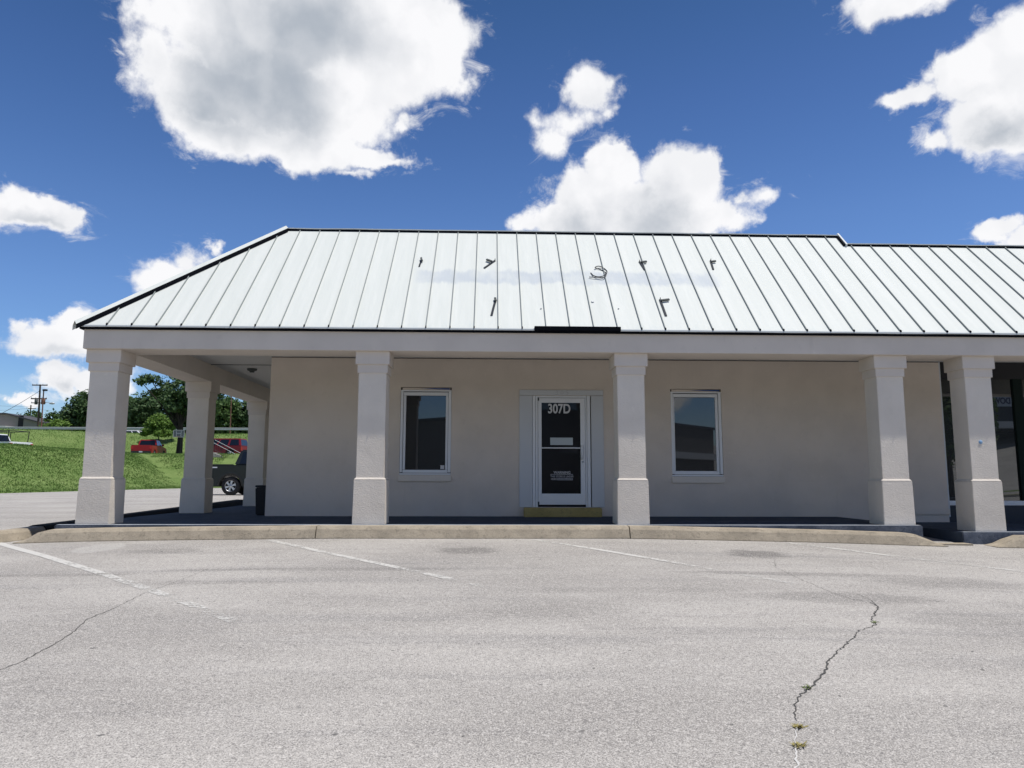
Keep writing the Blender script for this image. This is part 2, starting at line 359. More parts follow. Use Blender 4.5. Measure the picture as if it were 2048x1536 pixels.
M_WHITEP = mat('white_vinyl', (.62, .62, .63), .6)[0]
M_GREYV = mat('pale_notice_paper', (.46, .52, .54), .7)[0]
M_BLUE = mat('blue_masking_tape', (.02, .07, .25), .6)[0]
M_NAVY = mat('navy_bulkhead_paint', (.012, .020, .034), .5)[0]
M_GHOST = mat('glue_residue', (.06, .06, .06), .8)[0]
def m_glass(name, k=.11, base=(.006, .008, .011)):
    m, t, b = mat(name, base, .35, spec=.2)
    gl = t.node('ShaderNodeBsdfGlossy'); gl.inputs['Roughness'].default_value = .012; gl.inputs['Color'].default_value = (.93, .97, 1, 1)
    mx = t.node('ShaderNodeMixShader'); fr = t.node('ShaderNodeFresnel'); fr.inputs['IOR'].default_value = 1.5
    o = objco(t); t.l.new(t.bump(t.noise(o, 1.2, 1, .5), .002, .06), gl.inputs['Normal'])
    t.l.new(t.math('ADD', t.math('MULTIPLY', fr.outputs[0], .35 if k == 0 else 1.0), max(k-.04, 0)), mx.inputs[0]); t.l.new(b.outputs[0], mx.inputs[1]); t.l.new(gl.outputs[0], mx.inputs[2])
    t.l.new(mx.outputs[0], t.n['Material Output'].inputs['Surface']); return m
M_GLASS = m_glass('dark_window_glass', .085)
M_DGLASS = m_glass('dark_door_glass', .0, (.003, .003, .004))
M_SGLASS = m_glass('storefront_glass', .13, (.008, .012, .014))
M_CGLASS = m_glass('vehicle_glass', .04, (.004, .005, .006))
def m_ceiling():
    m, t, b = mat('beadboard_soffit', (.42, .42, .41), .7); o = objco(t)
    wv = t.node('ShaderNodeTexWave', wave_type='BANDS', bands_direction='Y'); t.l.new(o, wv.inputs['Vector']); wv.inputs['Scale'].default_value = 2.2
    c = t.mix(t.ramp(wv.outputs['Fac'], .0, .10, 1, 0), (.66, .66, .64), (.22, .22, .22)); t.l.new(c, b.inputs['Base Color'])
    t.l.new(t.bump(wv.outputs['Fac'], .01, .5), b.inputs['Normal']); return m
M_CEIL = m_ceiling()
def m_leaf(name, c0, c1, c2):
    m, t, b = mat(name, c0, .6, spec=.25); o = objco(t)
    g = t.node('ShaderNodeNewGeometry')
    c = t.mix(g.outputs['Random Per Island'], c0, c1)
    c = t.mix(t.ramp(t.noise(o, .55, 3, .6), .45, .7), c, c2); t.l.new(c, b.inputs['Base Color'])
    tl = t.node('ShaderNodeBsdfTranslucent'); t.l.new(c, tl.inputs[0]); mx = t.node('ShaderNodeMixShader'); mx.inputs[0].default_value = .25
    t.l.new(b.outputs[0], mx.inputs[1]); t.l.new(tl.outputs[0], mx.inputs[2]); t.l.new(mx.outputs[0], t.n['Material Output'].inputs['Surface']); return m
M_LDARK = m_leaf('dark_leaves', (.036, .074, .026), (.090, .150, .058), (.055, .100, .032))
M_LMID = m_leaf('mid_green_leaves', (.042, .090, .024), (.100, .170, .048), (.075, .120, .028))
M_LLIGHT = m_leaf('light_green_leaves', (.085, .165, .025), (.155, .250, .05), (.11, .19, .03))
M_BARK = m_concrete('bark', (.050, .042, .035), (.032, .028, .024), (.015, .013, .011), .02)
def m_grass(name='lawn_grass', blade=False):
    m, t, b = mat(name, (.08, .15, .03), .8, spec=.15); o = objco(t)
    c = t.mix(t.ramp(t.noise(o, .35, 5, .65), .36, .64), (.105, .165, .042), (.150, .208, .064))
    c = t.mix(t.math('MULTIPLY', t.ramp(t.noise(o, 2.4, 4, .7), .50, .72), .6), c, (.175, .24, .075))
    c = t.mix(t.math('MULTIPLY', t.ramp(t.noise(t.scalev(o, (1, 1, 1), (5, 3, 0)), 1.1, 4, .7), .64, .78), .6), c, (.27, .25, .13))
    if blade:
        g = t.node('ShaderNodeNewGeometry'); c = t.mix(g.outputs['Random Per Island'], c, (.10, .19, .04))
    c = t.mix(t.math('MULTIPLY', t.ramp(t.noise(o, 5, 4, .75), .48, .68), .25), c, (.065, .12, .025))
    t.l.new(c, b.inputs['Base Color'])
    if not blade: t.l.new(t.bump(t.noise(o, 7, 4, .7), .05, .8), b.inputs['Normal'])
    return m
M_GRASS = m_grass(); M_BLADE = m_grass('grass_blades', True)
M_WEED = mat('weed_green', (.13, .17, .05), .7)[0]; M_WEEDY = mat('dry_weed', (.28, .24, .08), .8)[0]
M_CRACK = mat('crack_black', (.062, .060, .057), .95)[0]; M_CRACKL = mat('crack_pale', (.50, .49, .47), .95)[0]
M_PATCH = mat('pale_patch', (.37, .36, .35), .95)[0]
M_WOODP = m_concrete('pole_wood', (.10, .078, .062), (.07, .055, .045), (.035, .03, .026), .01)
M_GALV = mat('galvanised_steel', (.42, .44, .46), .5, metal=.3)[0]
M_RUST = mat('rusty_brown', (.16, .075, .05), .8)[0]
M_ROCK = m_concrete('pale_rock', (.46, .43, .39), (.36, .33, .29), (.2, .18, .15), .03)
M_BRUSH = mat('dry_brush', (.30, .25, .14), .9)[0]
M_TYRE = mat('tyre_rubber', (.018, .018, .020), .85)[0]; M_RIM = mat('alloy_rim', (.55, .56, .58), .35, metal=.7)[0]
M_CHROME = mat('chrome', (.6, .6, .62), .2, metal=1.0)[0]; M_PLAST = mat('black_plastic', (.018, .019, .021), .55)[0]
def paint(name, c, r=.42): return mat(name, c, r, coat=.12, spec=.3)[0]
M_RED = paint('bright_red_paint', (.30, .010, .010)); M_DRED = paint('dark_red_paint', (.22, .012, .022)); M_CHAR = paint('charcoal_paint', (.016, .019, .020), .3)
M_WHT = paint('white_vehicle_paint', (.75, .76, .77)); M_SILV = paint('silver_blue_paint', (.30, .36, .42))
M_LAMPR = mat('red_lamp_lens', (.45, .01, .01), .25)[0]; M_LAMPW = mat('clear_lamp_lens', (.7, .7, .7), .2)[0]
M_PLATE = mat('plate_white', (.6, .62, .65), .5)[0]

# ------------------------------------------------------------------ ground
def lerp(x, xs, ys): return float(np.interp(x, xs, ys))
BX = [-40, -7.6, -7, -5.8, -2.6, 2.2, 5.1, 7, 9, 14]; BZ = [-.25, -.25, -.245, -.209, -.172, -.171, -.231, -.291, -.33, -.33]
def lot(x, y):
    b = lerp(x, BX, BZ)
    if y < -.5: return b + .06*(max(y, -13)+.5) + (lerp(-y, [13, 20, 34, 52, 70, 120], [0, .1, 2.5, 5.3, 8.2, 11])*lerp(x, [27, 44], [0, 1]) if y < -13 else 0)
    k = min(1, (y+.5)/3.0)
    return b*(1-k)+(-.25)*k + .0163*(min(y, 18.5)+.5)
def atG(u, v):
    d = ray(u, v); t0, t1 = .5, 80.0
    for _ in range(50):
        t = (t0+t1)/2; p = CAM+d*t
        if p[2] > lot(p[0], p[1]): t0 = t
        else: t1 = t
    return CAM+d*t0
M_ASPH = m_asphalt()
def sstep(a): a = max(0, min(1, a)); return a*a*(3-2*a)
def terrain(x, y):
    u = max((-21.5-x)/8.5, (y-43.5)/8.5)
    z = .06 + 2.78*sstep(u)
    # sunken drive behind the first crest on the left
    dip = sstep((-31.0-x)/3.0)*sstep((56-y)/6.0)
    z -= 1.0*dip
    z += 4.35*sstep((y-75)/22.0 + .5*sstep((-45-x)/25.0)*sstep((y-60)/15))
    if y > 99: z -= .75*sstep((y-99.5)/2.0)
    z += .07*mnoise.noise(Vector((x*.25, y*.25, 0)))
    return z
def grid(xs, ys, f):
    V = [(x, y, f(x, y)) for y in ys for x in xs]; n = len(xs)
    F = [(j*n+i, j*n+i+1, (j+1)*n+i+1, (j+1)*n+i) for j in range(len(ys)-1) for i in range(n-1)]
    return V, F
def struct(name, V, F, m, smooth=True, parent=None):
    o = MB().add(V, F, smooth).build(name, m, parent, fix=False)
    if parent is None: o['kind'] = 'structure'
    return o
xs = [-900, -300, -100, -60, -30]+[round(-21.5+i*.5, 2) for i in range(0, 84)]+[22, 30, 60, 150, 400, 900]
ys = [-900, -300, -120, -70, -61, -52, -43, -34, -27, -20, -16, -14, -13]+[round(-12.5+i*.5, 2) for i in range(0, 62)]+[20, 24, 30, 40, 55, 80, 150, 400, 900]
V, F = grid(xs, ys, lot)
PLOT = struct('parking_lot', V, F, M_ASPH)
# grass bank
gx = list(np.arange(-62, -21.4, .9))+[-21.45]; gy = list(np.arange(-6, 101.1, 1.1))
gx = [-600, -300, -180, -130, -100, -90, -80, -72, -66]+[float(a) for a in gx]
def tz(x, y):
    z = terrain(x, y)
    if x > -21.6 and y < 43: z = .05
    return z if y > 5 else z
V, F = grid(gx, [-300, -100, -40, -15]+[float(a) for a in gy]+[103, 108, 115, 125, 150, 200, 400, 900], tz)
BANK = struct('grass_bank', V, F, M_GRASS)
V, F = grid([-21.45+i*1.2 for i in range(0, 30)]+[30, 100, 600], [44.0+i*1.0 for i in range(0, 58)]+[103, 108, 115, 125, 150, 200, 400, 900], terrain)
BANK2 = struct('grass_slope', V, F, M_GRASS)
# road on top of the bank
V, F = grid([-400, -150, -110, -90, -75, -60, -45, -30, -15, 0, 60], [101.8, 104, 107, 110.5], lambda x, y: terrain(x, y)+.06)
struct('road', V, F, M_ASPH)

# left-hand pale kerb end beside the lawn
M_KERBL = m_concrete('lawn_kerb_concrete', (.45, .43, .39), (.38, .36, .33), (.25, .24, .2), .005)
o = MB().box(-21.75, -21.45, -5, 20.6, -.1, .17).build('kerb', M_KERBL, bevel=.03); o['kind'] = 'structure'

# ------------------------------------------------------------------ painted lines, cracks, patches
rnd = random.Random(5)
def strip(name, pts, width, m, dz=.004, wear=None, jit=0.0, parent=PLOT, step=.08):
    P_ = [atG(*p) for p in pts]; L = []
    for i in range(len(P_)-1):
        a, b = P_[i], P_[i+1]; n = max(1, int(np.linalg.norm(b-a)/step))
        for k in range(n): L.append((a+(b-a)*k/n, i+k/n))
    L.append((P_[-1], len(P_)-1)); V = []; F = []; W = []
    for i, (p, s) in enumerate(L):
        q0 = L[max(0, i-1)][0]; q1 = L[min(len(L)-1, i+1)][0]; d = (q1-q0)[:2]; d /= (np.linalg.norm(d)+1e-9); nn = np.array([-d[1], d[0]])
        ww = width if not isinstance(width, (list, tuple)) else .47*lerp(s, range(len(width)), width)
        j = (rnd.random()-.5)*jit
        wl = ww/2*(1+(rnd.random()-.5)*(1.3 if jit else .12)); wr = ww/2*(1+(rnd.random()-.5)*(1.3 if jit else .12))
        for sgn, hw in ((1, wl), (-1, wr)):
            x, y = p[0]+nn[0]*(sgn*hw+j), p[1]+nn[1]*(sgn*hw+j); V.append((x, y, lot(x, y)+dz)); W.append(s)
    F = [(2*i, 2*i+1, 2*i+3, 2*i+2) for i in range(len(L)-1)]
    o = MB().add(V, F).build(name, m, parent, fix=False)
    if wear is not None:
        a = o.data.attributes.new('wear', 'FLOAT', 'POINT')
        for i, s in enumerate(W): a.data[i].value = lerp(s, range(len(wear)), wear)
    return o
strip('parking_line', [(-60, 1072), (8, 1090), (110, 1119), (190, 1143), (330, 1190), (480, 1248)], .11, M_LINE, wear=[.16, .18, .26, .38, .50, .56], step=.05)
strip('parking_line', [(536, 1080), (640, 1103), (760, 1128), (850, 1147), (1000, 1180)], .10, M_LINE, wear=[.44, .37, .38, .46, .54], step=.05)
strip('parking_line', [(1066, 1079), (1200, 1100), (1330, 1122), (1430, 1140), (1600, 1170)], .10, M_LINE, wear=[.46, .37, .43, .50, .57], step=.05)
strip('parking_line', [(1576, 1086), (1760, 1109), (1900, 1126), (2060, 1145)], .10, M_LINE, wear=[.38, .42, .46, .42], step=.05)
strip('asphalt_crack', [(-30, 1352), (40, 1325), (110, 1288), (150, 1262), (172, 1240), (230, 1216), (290, 1186), (330, 1172), (400, 1145), (432, 1130)], [.012, .015, .016, .018, .016, .012, .010, .008, .006, .004], M_CRACK, .003, jit=.014, step=.03)
strip('asphalt_crack', [(1549, 1118), (1552, 1135), (1600, 1158), (1650, 1180), (1700, 1198), (1740, 1205), (1757, 1214), (1748, 1232), (1742, 1240), (1752, 1250), (1718, 1262), (1712, 1272), (1690, 1290), (1668, 1310), (1655, 1325), (1652, 1340), (1640, 1358), (1620, 1375), (1600, 1392), (1590, 1410), (1588, 1430), (1596, 1442)], [.006, .008, .008, .008, .010, .012, .02, .022, .02, .022, .015, .018, .018, .02, .024, .028, .022, .022, .018, .016, .014, .008], M_CRACK, .003, jit=.024, step=.03)
strip('asphalt_crack', [(1757, 1214), (1735, 1196), (1700, 1184)], [.012, .008, .004], M_CRACK, .003, jit=.014, step=.03)
strip('asphalt_crack', [(1552, 1114), (1600, 1112), (1640, 1104), (1656, 1097)], [.008, .006, .006, .004], M_CRACK, .003, jit=.014, step=.03)
strip('asphalt_crack', [(1594, 1455), (1590, 1490), (1594, 1520), (1590, 1560)], [.010, .012, .022, .026], M_CRACKL, .003, jit=.02, step=.03)
# weeds in the crack and by the slab
def weed(px, py, label, m, h=.05, n=40, r=.07, seed=1):
    rn = random.Random(seed); p = atG(px, py) if isinstance(px, (int, float)) and py is not None else px
    mb = MB()
    for i in range(n):
        a = rn.random()*6.28; rr = r*rn.random()**.6; x, y = rr*math.cos(a), rr*math.sin(a)*.6; hh = h*(.4+rn.random()); t = rn.random()*6.28; l = .02+.03*rn.random()
        mb.add([(x-.003, y, 0), (x+.003, y, 0), (x+.006+l*math.cos(t)*.5, y+l*math.sin(t)*.5, hh*.6), (x+l*math.cos(t), y+l*math.sin(t), hh), (x-.004+l*math.cos(t)*.5, y+l*math.sin(t)*.5, hh*.6)], [(0, 1, 2, 3, 4)])
    o = mb.build('weed', m, fix=False); o.location = (p[0], p[1], lot(p[0], p[1])+.001 if abs(p[1]) > .45 else p[2])
    return tag(o, label, 'weed', 'weeds growing out of the asphalt')
weed(1614, 1377, 'small green tuft of weed in the dark asphalt crack at its widest bend', M_WEED, .014, 16, .028, 1)
weed(1597, 1455, 'yellowish weed tuft just past the lower end of the dark crack', M_WEEDY, .014, 30, .032, 2)
weed(1596, 1493, 'yellow green weed tuft lowest in the photo, where the pale crack starts', M_WEEDY, .014, 26, .030, 3)
weed((1.0, 0, 0) if False else atG(1968, 1083), None, 'little bright green weed at the foot of the dark slab below the last pillar', M_WEED, .11, 26, .07, 4)
weed(1748, 1246, 'tiny weed sprig at the first kink of the long crack', M_WEED, .015, 12, .03, 5)

# ------------------------------------------------------------------ kerbs and porch slab
def kerb_run(name, path, prof_w, m, taper0=0.0, taper1=0.0, closed=False):
    """path: list of (x,y,zbase,h, nx, ny) ; profile leans: base width w, top inset"""
    V = []; F = []; n = 7
    for (x, y, zb, h, nx, ny) in path:
        w_ = prof_w
        pr = [(w_*.5, -.10), (w_*.5, 0.01), (w_*.36, h*.72), (w_*.24, h*.97), (-w_*.30, h), (-w_*.5, h*.86), (-w_*.5, -.10)]
        for (o_, z_) in pr: V.append((x+nx*o_, y+ny*o_, zb+z_))
    for i in range(len(path)-1):
        for k in range(n-1): F.append((i*n+k, i*n+k+1, (i+1)*n+k+1, (i+1)*n+k))
    F.append(tuple(range(n))); F.append(tuple(range((len(path)-1)*n, len(path)*n))[::-1])
    o = MB().add(V, F, False).build(name, m); o['kind'] = 'structure'; return o
def front_kerb(x0, x1, t0, t1):
    pth = []
    for x in np.arange(x0, x1+.001, (x1-x0)/max(4, int((x1-x0)/.15))):
        h = .183 * sstep(min(1, (x-x0+.02)/max(t0, .001))) if t0 and x-x0 < t0 else .183
        if t1 and x1-x < t1: h = .183*max(.0, (x1-x)/t1)+.004
        zb = lerp(x, BX, BZ); h *= 1+.02*mnoise.noise(Vector((x*1.3, 0, 0)))
        pth.append((x, -.375+.012*mnoise.noise(Vector((x*.8, 3, 0))), zb, max(h, .012), 0, -1))
    return pth
JX = (-2.60, 2.16)
kerb_run('kerb', front_kerb(-7.05, JX[0]-.008, .45, 0), .36, M_KERB)
kerb_run('kerb', front_kerb(JX[0]+.008, JX[1]-.008, 0, 0), .36, M_KERB)
kerb_run('kerb', front_kerb(JX[1]+.008, 7.08, 0, .50), .36, M_KERB)
kerb_run('kerb', front_kerb(7.86, 13.5, .5, 0), .36, M_KERB)
# corner and side kerb
kc = []
for (x, y, a) in ((-7.9, -.95, -50), (-7.62, -.70, -50), (-7.46, -.42, -62), (-7.38, -.10, -78), (-7.36, .25, -90), (-7.36, .60, -90)):
    kc.append((x, y, lot(x, y), .17 if y > -.6 else .12, math.sin(R_(-a)), -math.cos(R_(a))*0-math.cos(R_(-a))))
kerb_run('kerb', kc, .30, M_KERB)
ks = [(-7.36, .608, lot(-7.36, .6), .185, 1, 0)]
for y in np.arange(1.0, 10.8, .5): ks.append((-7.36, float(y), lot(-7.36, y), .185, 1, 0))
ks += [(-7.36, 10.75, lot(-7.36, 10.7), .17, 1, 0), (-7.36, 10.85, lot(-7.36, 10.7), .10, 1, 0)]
kerb_run('kerb', ks, .36, M_KERBSH)  # black from the eave's shadow edge on: shade put into the colour
# ground between slab and side kerb, coloured black for the shade there
V, F = grid([-7.2, -6.95, -6.72], [.1+i for i in range(0, 12)], lambda x, y: lot(x, y)+.05)
struct('shade_black_strip', V, F, M_KERBSH)
# slab 1
mb = MB()
V = [(-6.68, -.12), (6.93, -.12), (6.93, 2.9), (-4.3, 2.9), (-4.3, 12.5), (-6.68, 12.5)]
mb.prism([(x, y) for x, y in V], -.34, 0.0, axis='z')
SL = mb.build('pavement', M_SLABE, bevel=.012); SL['kind'] = 'structure'
mb = MB().box(-6.69, 6.94, -.150, -.121, -.34, -.004); o = mb.build('slab_edge', M_SLABF, SL, bevel=.01)
M_NOSE = m_concrete('worn_sunlit_nosing', (.50, .52, .55), (.40, .43, .47), (.16, .19, .24), .003)  # sunlit front edge brightened in the colour, together with worn paint
MB().box(-6.68, 6.93, -.118, -.030, .0005, .004).build('slab_nosing', M_NOSE, SL)
mb = MB(); mb.box(7.62, 14.0, -.10, 2.95, -.34, -.106); o = mb.build('pavement', M_SLABE, bevel=.012); o['kind'] = 'structure'
MB().box(7.60, 14.0, -.128, -.101, -.36, -.110).build('slab_edge', M_SLABF, o, bevel=.008)
MB().box(7.63, 13.99, -.098, -.035, -.1055, -.102).build('slab_nosing', M_NOSE, o)
V, F = grid([6.93, 7.3, 7.62], [-.1, 1, 2, 3], lambda x, y: -.30); struct('shade_black_strip', V, F, M_KERBSH)  # shade in the gap between the slabs, put into the colour
mb = MB().box(6.95, 7.60, -.36, -.12, -.33, -.268); o = mb.build('gutter_lip', M_KERB); o['kind'] = 'structure'

# ------------------------------------------------------------------ the shop building
B = empty('shop_building', (0, 0, 0), label='beige stucco shop building with pale standing seam metal roof and a pillared porch, unit 307D', cat='building')
ZF, ZE = 2.777, 3.10
# columns
def column(x, y, zb=0.0):
    w, wsh, wl, wu, d = .504, .448, .4875, .549, .47
    cx, cy = x+w/2, y+d/2
    def sq(mb, ww, z0, z1): mb.box(cx-ww/2, cx+ww/2, cy-ww/2+.017, cy+ww/2-.017, z0, z1)
    mb = MB(); sq(mb, wsh, zb+.60, 2.50); c = mb.build('column', M_STUC, B, bevel=.006)
    mb = MB(); hw, hd = w/2, d/2; sw, sd = wsh/2+.004, wsh/2-.013
    zt = .7095
    mb.hexa([(cx-hw-.008, cy-hd-.008, zb), (cx+hw+.008, cy-hd-.008, zb), (cx+hw+.008, cy+hd, zb), (cx-hw-.008, cy+hd, zb), (cx-hw, cy-hd, zt-.004), (cx+hw, cy-hd, zt-.004), (cx+hw, cy+hd, zt-.004), (cx-hw, cy+hd, zt-.004)])
    mb.hexa([(cx-hw, cy-hd, zt-.0035), (cx+hw, cy-hd, zt-.0035), (cx+hw, cy+hd, zt-.0035), (cx-hw, cy+hd, zt-.0035), (cx-sw, cy-sd-.004, zt+.030), (cx+sw, cy-sd-.004, zt+.030), (cx+sw, cy+sd, zt+.030), (cx-sw, cy+sd, zt+.030)])
    mb.build('plinth', M_STUC, c, bevel=.007)
    mb = MB(); sq(mb, wl, 2.4263, 2.60); sq(mb, wu, 2.5654, 2.779); mb.build('capital', M_FASC, c, bevel=.004)
    return c
COLX = [-6.45, -2.15, 2.071, 6.40, 7.894]
for x in COLX: column(x, 0.0, -.106 if x > 7 else 0.0)
column(-6.46, 3.94); column(-6.50, 8.116)
M_BALL = mat('blue_sticker', (.20, .34, .52), .6)[0]
p = atY(1963.5, 884, -.004); o = MB().lathe([(0.0001, .0), (.030, -.001), (.033, -.004), (.030, -.007), (.0001, -.010)], (p[0], .028, p[2]), 'y', 20).build('round_sticker', M_BALL, B)
# fascia beams
mb = MB(); mb.box(-6.50, 14.0, -.09, .50, ZF, 3.165); mb.build('fascia_beam', M_FASC, B, bevel=.004)
mb = MB(); mb.box(-6.50, -5.93, .503, 12.5, ZF, 3.165); mb.build('side_beam', M_FASC, B, bevel=.004)
# soffit ceiling, wall
mb = MB(); mb.box(-5.925, 14.0, .503, 2.76, 3.13, 3.16); mb.box(-5.925, -4.345, 2.7605, 12.4, 3.13, 3.16); CE = mb.build('porch_ceiling', M_CEIL, B)
mb = MB(); jd = CAM+ray(470, 729.5)*((3.125-CAM[2])/ray(470, 729.5)[2]); mb.box(-5.92, -4.36, jd[1], jd[1]+.03, 3.12, 3.1295); mb.build('ceiling_joint', M_BLK, CE)
cd_ = CAM+ray(504, 742)*((3.08-CAM[2])/ray(504, 742)[2])
CL = MB().lathe([(.0001, 3.05), (.05, 3.05), (.055, 3.075), (.10, 3.09), (.11, 3.129)], (cd_[0], cd_[1], 0), 'z', 20).build('ceiling_light', M_STEEL2, CE)
WY = 2.763
mb = MB()
# wall with real openings : windows W1, W2 and the door
ops = [(-1.762, -.751, .801, 2.540), (3.649, 4.681, .783, 2.540), (.86, 2.04, .18, 2.386)]
x = -4.3415; y0, y1 = WY, WY+.22
for (a, b_, z0, z1) in sorted(ops):
    mb.box(x, a, y0, y1, -.4, 3.2); mb.box(a, b_, y0, y1, -.4, z0); mb.box(a, b_, y0, y1, z1, 3.2); x = b_
mb.box(x, 9.20, y0, y1, -.4, 3.2)
mb.box(-4.3415, -4.12, y1, 13.0, -.4, 3.2)
bm_wall = mb
MB().box(-4.11, 14, 12.6, 12.8, -.4, 3.2).build('rear_wall', M_WALL, B); MB().box(13.8, 14.0, WY+.25, 12.59, -.4, 3.2).build('end_wall', M_WALL, B)
me = mb.mesh('front_wall', M_WALL); bm = bmesh.new(); bm.from_mesh(me); bmesh.ops.remove_doubles(bm, verts=bm.verts, dist=1e-5)
bm.to_mesh(me); bm.free(); o = bpy.data.objects.new('front_wall', me); COL.objects.link(o); o.parent = B; WALL = o
MB().box(7.95, 9.215, WY-.03, WY-.001, .04, .165).build('wall_base_step', M_WALL, B, bevel=.01)
mb = MB(); mb.box(-4.34, 9.20, WY-.012, WY-.002, 3.118, 3.1295); mb.build('wall_head_gap', M_BLK, B)
for px in (896, 1108):
    p = atY(px, 722, WY-.02); mb = MB(); mb.tube([(p[0], WY, p[2]+.01), (p[0], WY-.04, p[2]+.01), (p[0]+.02, WY-.045, p[2]-.015), (p[0]+.035, WY-.04, p[2]+.005)], .004, 6); mb.build('wall_hook', M_WALL, B)

M_SILL = m_stucco('sill_paint', (.72, .66, .58), .2)
def window(x0, x1, z0, z1, gx0, gx1, gz0, gz1, tape, sticker):
    wf = MB(); yf = WY+.02
    # outer frame
    for (a, b_, c, d) in ((x0, x1, gz1+.085, z1-.055), (x0+.004, x0+.052, z0+.05, gz1+.083), (x1-.060, x1-.004, z0+.05, gz1+.083), (x0-.01, x1+.002, z0+.004, z0+.034)):
        wf.box(a, b_, yf-.012, yf+.07, c, d)
    W = wf.build('window', M_ALU, B, bevel=.004)
    f2 = MB(); yy = yf+.012
    for (a, b_, c, d) in ((x0+.06, x1-.068, gz1+.004, gz1+.070), (x0+.06, gx0, gz0, gz1), (gx1, x1-.068, gz0, gz1), (x0+.06, x1-.068, z0+.042, gz0-.004)):
        f2.box(a, b_, yy, yy+.05, c, d)
    f2.build('frame', M_ALU, W, bevel=.004)
    MB().box(gx0-.012, gx1+.012, yy+.028, yy+.033, gz0-.01, gz1+.01).build('gasket', M_GASK, W)
    MB().box(gx0+.0, gx1-.0, yy+.018, yy+.024, gz0+.004, gz1-.004).build('pane', M_GLASS, W)
    MB().box(x0+.002, x1-.002, yf+.075, yf+.17, z0, z1-.001).build('recess', M_BLK, W)
    MB().box(x0+.03, x1-.03, yf-.002, yf+.015, z1-.052, z1-.010).build('head_filler', M_WALL, W)
    t0, t1 = tape; MB().add([(t0, yf-.006, z1-.030), (t1, yf-.006, z1-.046), (t1, yf-.006, z1-.014), ((t0+t1)/2, yf-.006, z1-.016)], [(0, 1, 2, 3)]).build('masking_tape', M_BLUE, W)
    MB().box(x0-.012, x1+.012, WY-.040, WY+.01, z0-.125, z0-.006).build('sill', M_SILL, W, bevel=.006)
    if sticker:
        MB().box(gx1-.095, gx1-.018, yy+.013, yy+.0165, gz0+.012, gz0+.088).build('sticker', M_WHITEP, W)
    return W
window(-1.762, -.751, .801, 2.540, -1.655, -.862, .905, 2.374, (-1.40, -.79), True)
window(3.649, 4.681, .783, 2.540, 3.730, 4.560, .897, 2.372, (4.02, 4.65), False)

# door
DR = empty('entrance_door', (1.45, WY, .2), parent=B)
DI = Matrix.Translation((-1.45, -WY, -.2))
def dpart(mb, name, m, bevel=0, parent=DR):
    mb.v = [(a-1.45, b_-WY, c-.2) for a, b_, c in mb.v]; return mb.build(name, m, parent, bevel=bevel)
M_PANW = mat('white_painted_panel', (.56, .58, .60), .5)[0]
mb = MB(); mb.box(.605, .862, WY-.022, WY+.0, .178, 2.386); mb.box(2.038, 2.286, WY-.022, WY+.0, .178, 2.386); mb.box(.605, 2.286, WY-.030, WY+.0, 2.393, 2.497); dpart(mb, 'door_surround', M_PANW, .004)
mb = MB(); mb.box(.868, .925, WY-.006, WY+.05, .182, 2.384); mb.box(1.958, 2.020, WY-.006, WY+.05, .182, 2.384)
mb.box(.932, .972, WY+.0, WY+.05, .182, 2.384); mb.box(1.925, 1.952, WY+.0, WY+.05, .182, 2.384); mb.box(.972, 1.925, WY+.0, WY+.05, 2.348, 2.384); dpart(mb, 'door_frame', M_ALU, .003)
mb = MB().box(.862, 2.04, WY+.066, WY+.12, .18, 2.386); dpart(mb, 'recess', M_BLK)
mb = MB(); L0, L1, Z0, Z1 = .980, 1.920, .226, 2.340; g = (1.048, 1.826, .442, 2.246); yl = WY+.012
mb.box(L0, g[0], yl, yl+.045, Z0, Z1); mb.box(g[1], L1, yl, yl+.045, Z0, Z1); mb.box(g[0], g[1], yl, yl+.045, Z0, g[2]); mb.box(g[0], g[1], yl, yl+.045, g[3], Z1)
LEAF = dpart(mb, 'door_leaf', M_ALU, .003)
mb = MB().box(g[0]-.0, g[1]+.0, yl+.020, yl+.026, g[2], g[3]); dpart(mb, 'door_glass', M_DGLASS)
mb = MB(); mb.tube([(g[0], yl-.035, 1.340), (g[1], yl-.035, 1.340)], .014, 8); mb.box(g[0], g[0]+.02, yl-.035, yl, 1.33, 1.35); dpart(mb, 'push_bar', M_ALU)
mb = MB(); mb.tube([(1.845, yl, 1.385), (1.845, yl-.06, 1.375), (1.845, yl-.06, 1.14), (1.845, yl, 1.125)], .022, 8); dpart(mb, 'door_handle', M_ALU, 0)
mb = MB(); mb.lathe([(.0001, -.008), (.018, -.008), (.018, 0)], (1.872, yl, 1.07), 'y', 14); dpart(mb, 'lock', M_ALU2)
for z in (2.318, .250):
    mb = MB(); mb.box(.968, 1.000, yl-.012, yl-.001, z-.035, z+.035); dpart(mb, 'hinge', M_STEEL2)
mb = MB().box(1.222, 1.674, yl+.012, yl+.0165, 1.401, 1.548); dpart(mb, 'paper_notice', M_GREYV)
def dtext(name, s, size, cx, cz, width, m=M_WHITEP, off=0.0, y=yl+.0165, height=None):
    Rm = Matrix.Rotation(R_(90), 4, 'X'); o = text_obj(name, s, size, m, Matrix.Identity(4), DR, 1.0, off, .0008)
    vs = np.array([v.co[:] for v in o.data.vertices]); w0, w1 = vs[:, 0].min(), vs[:, 0].max(); h0, h1 = vs[:, 1].min(), vs[:, 1].max()
    sx = width/(w1-w0); sy = (height/(h1-h0)) if height else 1
    o.data.transform(Matrix.Translation((cx-1.45, y-WY, cz-.2)) @ Rm @ Matrix.Diagonal((sx, sy, 1, 1)) @ Matrix.Translation((-(w0+w1)/2, -(h0+h1)/2, 0)))
    return o
dtext('unit_number', '307D', .25, 1.405, 2.128, .448, off=.006, height=.198)
dtext('warning_text', 'WARNING', .08, 1.452, .858, .335, off=.0005, height=.052)
